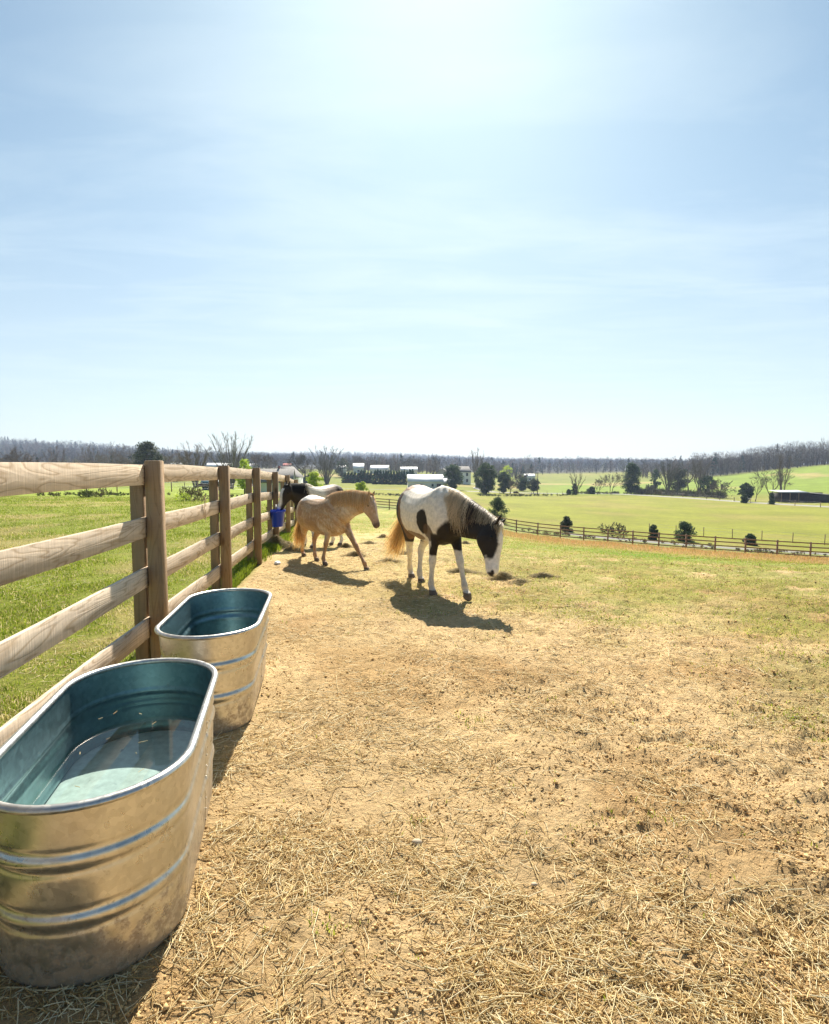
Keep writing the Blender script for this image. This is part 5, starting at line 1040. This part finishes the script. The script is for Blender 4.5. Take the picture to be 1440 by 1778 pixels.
for dd_ in np.linspace(520, 1250, 26):
    w0, w1 = -260, 470 + (dd_ - 520) * .16
    for px in np.arange(w0, w1, 7.5 * 900 / dd_ * .9): sp_.append(pa(px + rs.normal(0, 3), dd_ + rs.normal(0, 12)))
woods('left_hill_woods', 'bare brown wood covering the hill on the left skyline', sp_, 1, 17, WC, .14)
sp_ = []
for dd_ in np.linspace(590, 2100, 25):
    for px in np.arange(420 if dd_ > 900 else 560, 1320, 6 * 1300 / dd_): sp_.append(pa(px + rs.normal(0, 3), dd_ + rs.normal(0, 20)))
woods('ridge_woods', 'distant bluish wood along the middle skyline', sp_, 2, 17, WC, .2, .08)
sp_ = []
for dd_ in np.linspace(402, 520, 11):
    for px in np.arange(1205 + max(0, 420 - dd_) * .3, 1640, 8): sp_.append(pa(px + rs.normal(0, 3), dd_ + rs.normal(0, 4)))
woods('right_hill_woods', 'grey-brown wood standing on top of the green hill at the right', sp_, 3, 16.5, [(.14, .105, .08), (.11, .085, .07), (.17, .125, .08)], .085, .02)
sp_ = []
for dd_ in np.linspace(440, 560, 8):
    for px in np.concatenate([np.arange(560, 760, 9), np.arange(840, 925, 9), np.arange(1105, 1200, 9)]): sp_.append(pa(px + rs.normal(0, 3), dd_ + rs.normal(0, 4)))
woods('valley_woods', 'brown wood on the valley floor behind the farmhouses', sp_, 4, 12, WC, .085)
sp_ = []
for dd_ in np.linspace(255, 420, 9):
    for px in np.arange(-150, 330, 9): sp_.append(pa(px + rs.normal(0, 4), dd_ + rs.normal(0, 8)))
woods('lower_left_woods', 'brown and olive wood at the foot of the left hill, just over the top board', sp_, 5, 11.5, [(.21, .15, .10), (.24, .21, .10), (.16, .125, .10), (.12, .11, .08)], .07)

# ------------------------------------------------------------------ far board fence and field fences
def board_fence(name, pts, spacing, h, rails, lab, matl, pw=.13, rh=.13, maxn=90, hang=0):
    P = np.array(pts, float); L = np.concatenate([[0], np.cumsum(np.linalg.norm(np.diff(P, axis=0), axis=1))]); s = np.arange(0, L[-1], spacing); X = np.interp(s, L, P[:, 0]); Y = np.interp(s, L, P[:, 1]); Z = tz(X, Y)
    o = empty(name, (X[0], Y[0], Z[0])); tag(o, lab, 'fence'); b = np.array([X[0], Y[0], Z[0]]); pm = None; rm = None
    for i in range(len(s)):
        p = np.array([X[i], Y[i], Z[i]]) - b
        g = G(); a0 = p - [0, 0, .3]; hh = h + random.uniform(-.02, .03); g.box((a0[0], a0[1], p[2] + (hh - .3) / 2), (pw, pw, hh + .3)); g.build('post', matl, o)
        if i + 1 < len(s):
            q = np.array([X[i + 1], Y[i + 1], Z[i + 1]]) - b; g = G(); t = (q - p); t /= np.linalg.norm(t); nn = np.array([t[1], -t[0], 0]); nn /= np.linalg.norm(nn)
            for zc in rails:
                g = G(); rg = []
                for e in (p, q): c = e + [0, 0, zc] + nn * (pw / 2 + .015); rg.append(np.array([c + nn * sx * .014 + np.array([0, 0, sz * rh / 2]) for sx, sz in ((-1, -1), (1, -1), (1, 1), (-1, 1))]))
                g.rings(rg); g.build('rail', matl, o)
    return o
board_fence('board_fence', [pa(600, 81), pa(700, 76), pa(900, 64), pa(1050, 59.5), pa(1200, 55), pa(1350, 51.5), pa(1520, 47.5)], 2.44, 1.42, (1.32, .96, .60, .24), 'long dark brown board fence along the bottom of the paddock', M['board'], rh=.10, pw=.12)
def wire_fence(name, pts, spacing, h, lab, thick=.09, wires=3):
    P = np.array(pts, float); L = np.concatenate([[0], np.cumsum(np.linalg.norm(np.diff(P, axis=0), axis=1))]); s = np.arange(0, L[-1], spacing); X = np.interp(s, L, P[:, 0]); Y = np.interp(s, L, P[:, 1]); Z = tz(X, Y)
    o = empty(name, (X[0], Y[0], Z[0])); tag(o, lab, 'fence'); b = np.array([X[0], Y[0], Z[0]]); W = []
    for i in range(len(s)):
        p = np.array([X[i], Y[i], Z[i]]) - b; g = G(); g.tube([p - [0, 0, .3], p + [random.uniform(-.04, .04), 0, h]], thick / 2, 6); g.build('post', M['board'], o); W.append(p)
    for k in range(wires):
        g = G(); g.tube(np.array(W) + [0, 0, h * (.95 - k * .3)], .008, 3, cap=False); g.build('wire', M['wire'], o)
    return o
wire_fence('wire_fence', [pa(1130, 76), pa(1300, 72), pa(1560, 66)], 3.2, 1.25, 'thin wire fence on slim posts beyond the gravel path at the right')
wire_fence('wire_fence', [pa(150, 82), pa(300, 92), pa(480, 105)], 4.2, 1.5, 'dark-posted wire fence across the lower field seen under the top board', .16)
wire_fence('wire_fence', [pa(230, 118), pa(420, 130)], 5, 1.5, 'farther wire fence in the left valley, behind the dark-posted one', .16)
wire_fence('wire_fence', [pa(1150, 208), pa(1300, 160), pa(1460, 134)], 7, 1.3, 'low wire fence following the far road at the right', .16)
wire_fence('wire_fence', [pa(840, 205), pa(985, 212)], 6, 1.3, 'low wire fence along the far road left of the utility pole', .14)

# utility pole
o = empty('utility_pole', at(933.5, 205)); tag(o, 'slender wooden utility pole standing beside the far road', 'utility pole')
g = G(); g.tube([(0, 0, -1), (.05, 0, 8)], [.16, .11], 8); g.build('mast', M['bark'], o); g = G(); g.box((0.05, 0, 7.5), (.5, .1, .12)); g.build('crossarm', M['bark'], o)

# ------------------------------------------------------------------ buildings
def house(name, px, d, w_, l_, h, rh, yaw, wall, roof, lab, cat, wins=(), door=None, eave=.35, hip=False, sink=.3, chimney=None):
    o = empty(name, at(px, d) - Vector((0, 0, sink)), yaw); tag(o, lab, cat)
    g = G(); x, y = l_ / 2, w_ / 2                     # ridge along local x
    V = [(-x, -y, 0), (x, -y, 0), (x, y, 0), (-x, y, 0), (-x, -y, h), (x, -y, h), (x, y, h), (-x, y, h), (-x, 0, h + rh), (x, 0, h + rh)]
    g.add(V, Q=[[0, 1, 5, 4], [2, 3, 7, 6], [1, 2, 6, 5], [3, 0, 4, 7]], T=[[5, 6, 9], [7, 4, 8]]); g.build('wall', wall, o)
    g = G(); e = eave; k = rh / y; t = .15
    for s in (-1, 1):
        a = np.array([[-x - e, 0, h + rh + .02], [x + e, 0, h + rh + .02], [x + e, s * (y + e), h - k * e + .02], [-x - e, s * (y + e), h - k * e + .02]], float)
        g.add(np.vstack([a, a + [0, 0, t]]), Q=[[0, 1, 2, 3], [4, 7, 6, 5], [0, 4, 5, 1], [1, 5, 6, 2], [2, 6, 7, 3], [3, 7, 4, 0]])
    g.build('roof', roof, o)
    for face, u, z, ww, wh in wins:
        g = G(); f = G()
        c = {'f': (u, -y - .04, z), 'b': (u, y + .04, z), 'l': (-x - .04, u, z), 'r': (x + .04, u, z)}[face]; dm = (ww, .06, wh) if face in 'fb' else (.06, ww, wh); dm2 = (ww + .24, .04, wh + .24) if face in 'fb' else (.04, ww + .24, wh + .24)
        c2 = tuple(np.array(c) * [1, 1, 1] - np.array({'f': (0, -.02, 0), 'b': (0, .02, 0), 'l': (-.02, 0, 0), 'r': (.02, 0, 0)}[face]))
        f.box(c2, dm2); fr = f.build('window', M['wwall'], o); g.box(c, dm); g.build('pane', M['pane'], fr)
    if door:
        face, u, ww, wh, mt = door; c = {'f': (u, -y - .05, wh / 2), 'r': (x + .05, u, wh / 2), 'l': (-x - .05, u, wh / 2)}[face]; g = G(); g.box(c, (ww, .08, wh) if face == 'f' else (.08, ww, wh)); g.build('door', mt, o)
    if chimney: g = G(); g.box((chimney, .6, h + rh + .2), (.7, .7, 1.8)); g.build('chimney', M['rroof'], o)
    return o
house('white_barn', 738, 225, 9, 13.0, 3.1, 2.4, R(3), M['wwall'], M['troof'], 'long white barn with a bright metal roof behind the paint horse', 'barn', wins=[('f', -1.6, 1.7, .8, 1.0), ('f', 2.6, 1.7, .8, 1.0)], door=('f', 5.0, 1.6, 2.2, M['dark']))
house('barn_annex', 764, 231, 6, 5, 2.6, 1.5, R(3), M['wwall'], M['troof'], 'low metal-roofed annex at the right end of the white barn', 'shed')
for i, px in enumerate((731, 741, 751.5, 765)):
    o = house('hay_hood', px, 252, 3, 2.1, 4.1, .8, 0, M['wwall'], M['troof'], ['first white gabled hut behind the barn roof, farthest left of four', 'second white gabled hut behind the barn roof from the left', 'third white gabled hut behind the barn roof from the left', 'white gabled hut behind the barn roof, farthest right of four'][i], 'hut'); o['group'] = 'white huts behind the barn roof'; o.name = 'white_hut'
house('farmhouse', 797, 300, 8, 10, 6.4, 2.6, R(14), M['wwall'], M['groof'], 'tall white two-storey farmhouse with a grey roof right of the barn', 'house', wins=[('f', -3, 2, 1, 1.5), ('f', 0, 2, 1, 1.5), ('f', 3, 2, 1, 1.5), ('f', -3, 5, 1, 1.5), ('f', 0, 5, 1, 1.5), ('f', 3, 5, 1, 1.5), ('r', -1.5, 5, 1, 1.5), ('r', 1.5, 5, 1, 1.5)], chimney=-3)
house('grey_gabled_house', 770, 296, 9, 10, 4.2, 3.2, R(80), M['gwall'], M['groof'], 'grey house with a broad gable left of the two-storey farmhouse', 'house', wins=[('l', 0, 2, 1.2, 1.4)])
house('grey_farmhouse', 470, 205, 8, 16, 3.0, 3.2, R(6), M['gwall'], M['groof'], 'long grey farmhouse roof rising behind the far end of the fence', 'house', wins=[('f', -4, 1.6, 1, 1.2), ('f', 3, 1.6, 1, 1.2)], chimney=3)
house('grey_side_house', 499, 215, 8, 9, 3.6, 3.6, R(72), M['wwall'], M['groof'], 'pale house with a steep gable right of the grey farmhouse', 'house', wins=[('l', 0, 2, 1.1, 1.3)])
house('blue_white_shed', 466, 95, 3.2, 4.2, 2.5, .9, R(10), M['wwall'], M['groof'], 'small pale shed seen between the third and fourth fence posts', 'shed', door=('f', 1.0, 1, 1.9, M['gwall']))
house('teal_shed', 371, 118, 3.0, 3.6, 1.7, .8, R(5), M['blue'], M['blue'], 'small dark teal shed seen under the top board of the fence', 'shed', door=('f', .2, 1, 1.4, M['dark']))
for px, d, w_, l_, h, rh, lab, rf in [(660, 398, 7, 12, 3.2, 2.6, 'long white-roofed shed above the conifer row, left of the other', M['troof']), (710, 398, 7, 11, 3.2, 2.0, 'long white-roofed shed above the right end of the conifer row', M['troof']), (623, 402, 7, 7, 3.6, 3.2, 'pale gabled house left of the white-roofed sheds', M['troof']), (594, 398, 6, 6, 3.0, 2.4, 'small white-roofed hut left of the pale gabled house', M['troof']),
                                      (383, 400, 8, 16, 3.4, 2.0, 'long low white-roofed building under the tallest bare tree', M['troof']), (308, 400, 7, 8, 3.6, 1.8, 'small white-roofed building just right of the nearest post top', M['troof']), (438, 400, 6, 6, 3.2, 2.0, 'white-roofed building right of the tallest bare tree', M['troof']),
                                      (500, 470, 6, 6, 3.0, 2.4, 'far red-roofed house among the trees', M['rroof']), (919, 420, 6, 7, 3.4, 1.8, 'tiny white-roofed building at the left edge of the far field', M['troof'])]:
    house('farm_building', px, d, w_, l_, h, rh, R(random.uniform(-8, 8)), M['wwall'], rf, lab, 'building', wins=[('f', 0, 1.8, 1.4, 1.2)])
# open sided shed at the right
o = empty('open_shed', at(1393, 166) - Vector((0, 0, .2)), R(-4)); o.scale = (.93, 1, 1); tag(o, 'dark open-fronted shed with a pale metal roof at the right edge', 'shed')
g = G(); 
g.box((0, 2.6, 1.4), (15.4, .15, 2.8)); g.box((-7.6, 0, 1.4), (.15, 5.2, 2.8)); g.box((0.2, 0, 1.4), (.15, 5.0, 2.75)); g.box((7.6, 0, 1.1), (.15, 5.2, 2.2)); g.build('wall', M['dark'], o)
g = G(); g.box((3.9, -2.6, 1.15), (7.3, .12, 2.3)); g.build('board_front', M['dark'], o)
for x in (-7.4, -4.9, -2.4): g = G(); g.box((x, -2.6, 1.4), (.2, .2, 2.8)); g.build('post', M['board'], o)
g = G(); a = np.array([[-8, -3.1, 2.95], [.4, -3.1, 2.95], [.4, 3.0, 3.35], [-8, 3.0, 3.35]]); g.add(np.vstack([a, a + [0, 0, .1]]), Q=[[0, 3, 2, 1], [4, 5, 6, 7], [0, 1, 5, 4], [1, 2, 6, 5], [2, 3, 7, 6], [3, 0, 4, 7]]); g.build('metal_roof', M['troof'], o)
g = G(); a = np.array([[.42, -3.0, 2.75], [8, -3.0, 2.15], [8, 3.0, 2.4], [.42, 3.0, 3.0]]); g.add(np.vstack([a, a + [0, 0, .1]]), Q=[[0, 3, 2, 1], [4, 5, 6, 7], [0, 1, 5, 4], [1, 2, 6, 5], [2, 3, 7, 6], [3, 0, 4, 7]]); g.build('lean_to_roof', M['groof'], o)
# far away animals: simple whole bodies
def far_horse(px, d, s, col, lab, rz):
    g = G(); Y = (0, 1, 0); Z = (0, 0, 1)
    loft(g, [((-.75, 0, 1.1), Z, .12, Y, .1, 2), ((-.6, 0, 1.14), Z, .3, Y, .24, 2), ((-.2, 0, 1.1), Z, .33, Y, .28, 2), ((.3, 0, 1.1), Z, .35, Y, .25, 2), ((.6, 0, 1.08), Z, .27, Y, .18, 2), ((.72, 0, 1.05), Z, .1, Y, .1, 2)], 10)
    loft(g, [((.45, 0, 1.15), (1, 0, 1), .26, Y, .13, 2), ((.85, 0, .95), (1, 0, 1), .15, Y, .09, 2), ((1.1, 0, .65), (1, 0, .5), .13, Y, .08, 2), ((1.2, 0, .42), (1, 0, .3), .12, Y, .08, 2), ((1.22, 0, .15), (1, 0, 0), .06, Y, .05, 2)], 10)
    for x, y in ((-.6, .14), (-.45, -.14), (.42, .13), (.55, -.13)): g.tube([(x, y, 1.0), (x - .02, y, .5), (x + .02, y, 0)], [.11, .05, .045], 7)
    g.tube([(-.78, 0, 1.3), (-.88, 0, 1.0), (-.88, 0, .5)], [.05, .06, .02], 6)
    tmp = g.build('tmp', None); md = tmp.modifiers.new('r', 'REMESH'); md.mode = 'VOXEL'; md.voxel_size = .04; dg = bpy.context.evaluated_depsgraph_get(); me = bpy.data.meshes.new_from_object(tmp.evaluated_get(dg)); bpy.data.objects.remove(tmp)
    o = bpy.data.objects.new('distant_horse', me); COL.objects.link(o); me.materials.clear(); me.materials.append(col); o.location = at(px, d); o.scale = (s,) * 3; o.rotation_euler.z = rz; return tag(o, lab, 'horse', 'horses grazing far away')
DB = mat('far_coat', (.07, .045, .03), .8)
far_horse(896, 195, 1.0, DB, 'tiny dark horse grazing beside the far road, behind the paint horse\'s head', R(5)); far_horse(349, 112, .9, DB, 'dark horse standing left of the teal shed', R(170)); far_horse(357, 108, .9, DB, 'dark animal just left of the teal shed, nearer than the other', R(20))
# small weeds beyond the pasture
for px, d, h, lab in [(320, 34, 1.0, 'tall dead weed standing between the first and second posts'), (148, 40, .8, 'leafy weed under the top board left of the nearest post'), (179, 42, .9, 'dead upright weed just left of the nearest post'), (350, 36, .9, 'thin dead weed left of the second post'), (462, 20, .55, 'small dark sapling seen between the third and fourth posts')]:
    o = bare_tree('weed', h, .9, int(px), trunks=3, fork=.35, levels=4, tw=.012, col=(.12, .14, .05) if px in (148, 462) else (.2, .16, .1), twigs=1.5); T(o, px, d, lab, 'weed', 'weeds in the left pasture')
o = leafy('yellow_weed', .5, 1.1, 9, YG, n=500, leaf=.05, shape='round', trunk=.05); T(o, 318, 33, 'low yellow flowering weed clump in the left pasture', 'weed', 'weeds in the left pasture')

# ------------------------------------------------------------------ air
me = bpy.data.meshes.new('haze'); 
g = G(); g.box((0, 1100, 25), (5200, 3000, 120)); o = g.build('haze', None); me = o.data
hm = bpy.data.materials.new('haze'); hm.use_nodes = True; t = hm.node_tree; t.nodes.clear(); pv = t.nodes.new('ShaderNodeVolumePrincipled'); pv.inputs['Color'].default_value = (.58, .72, 1.0, 1); pv.inputs['Density'].default_value = .00021; pv.inputs['Anisotropy'].default_value = .3
oo = t.nodes.new('ShaderNodeOutputMaterial'); t.links.new(pv.outputs[0], oo.inputs['Volume']); me.materials.append(hm); tag(o, 'thin blue haze over the valley', 'haze', kind='stuff')
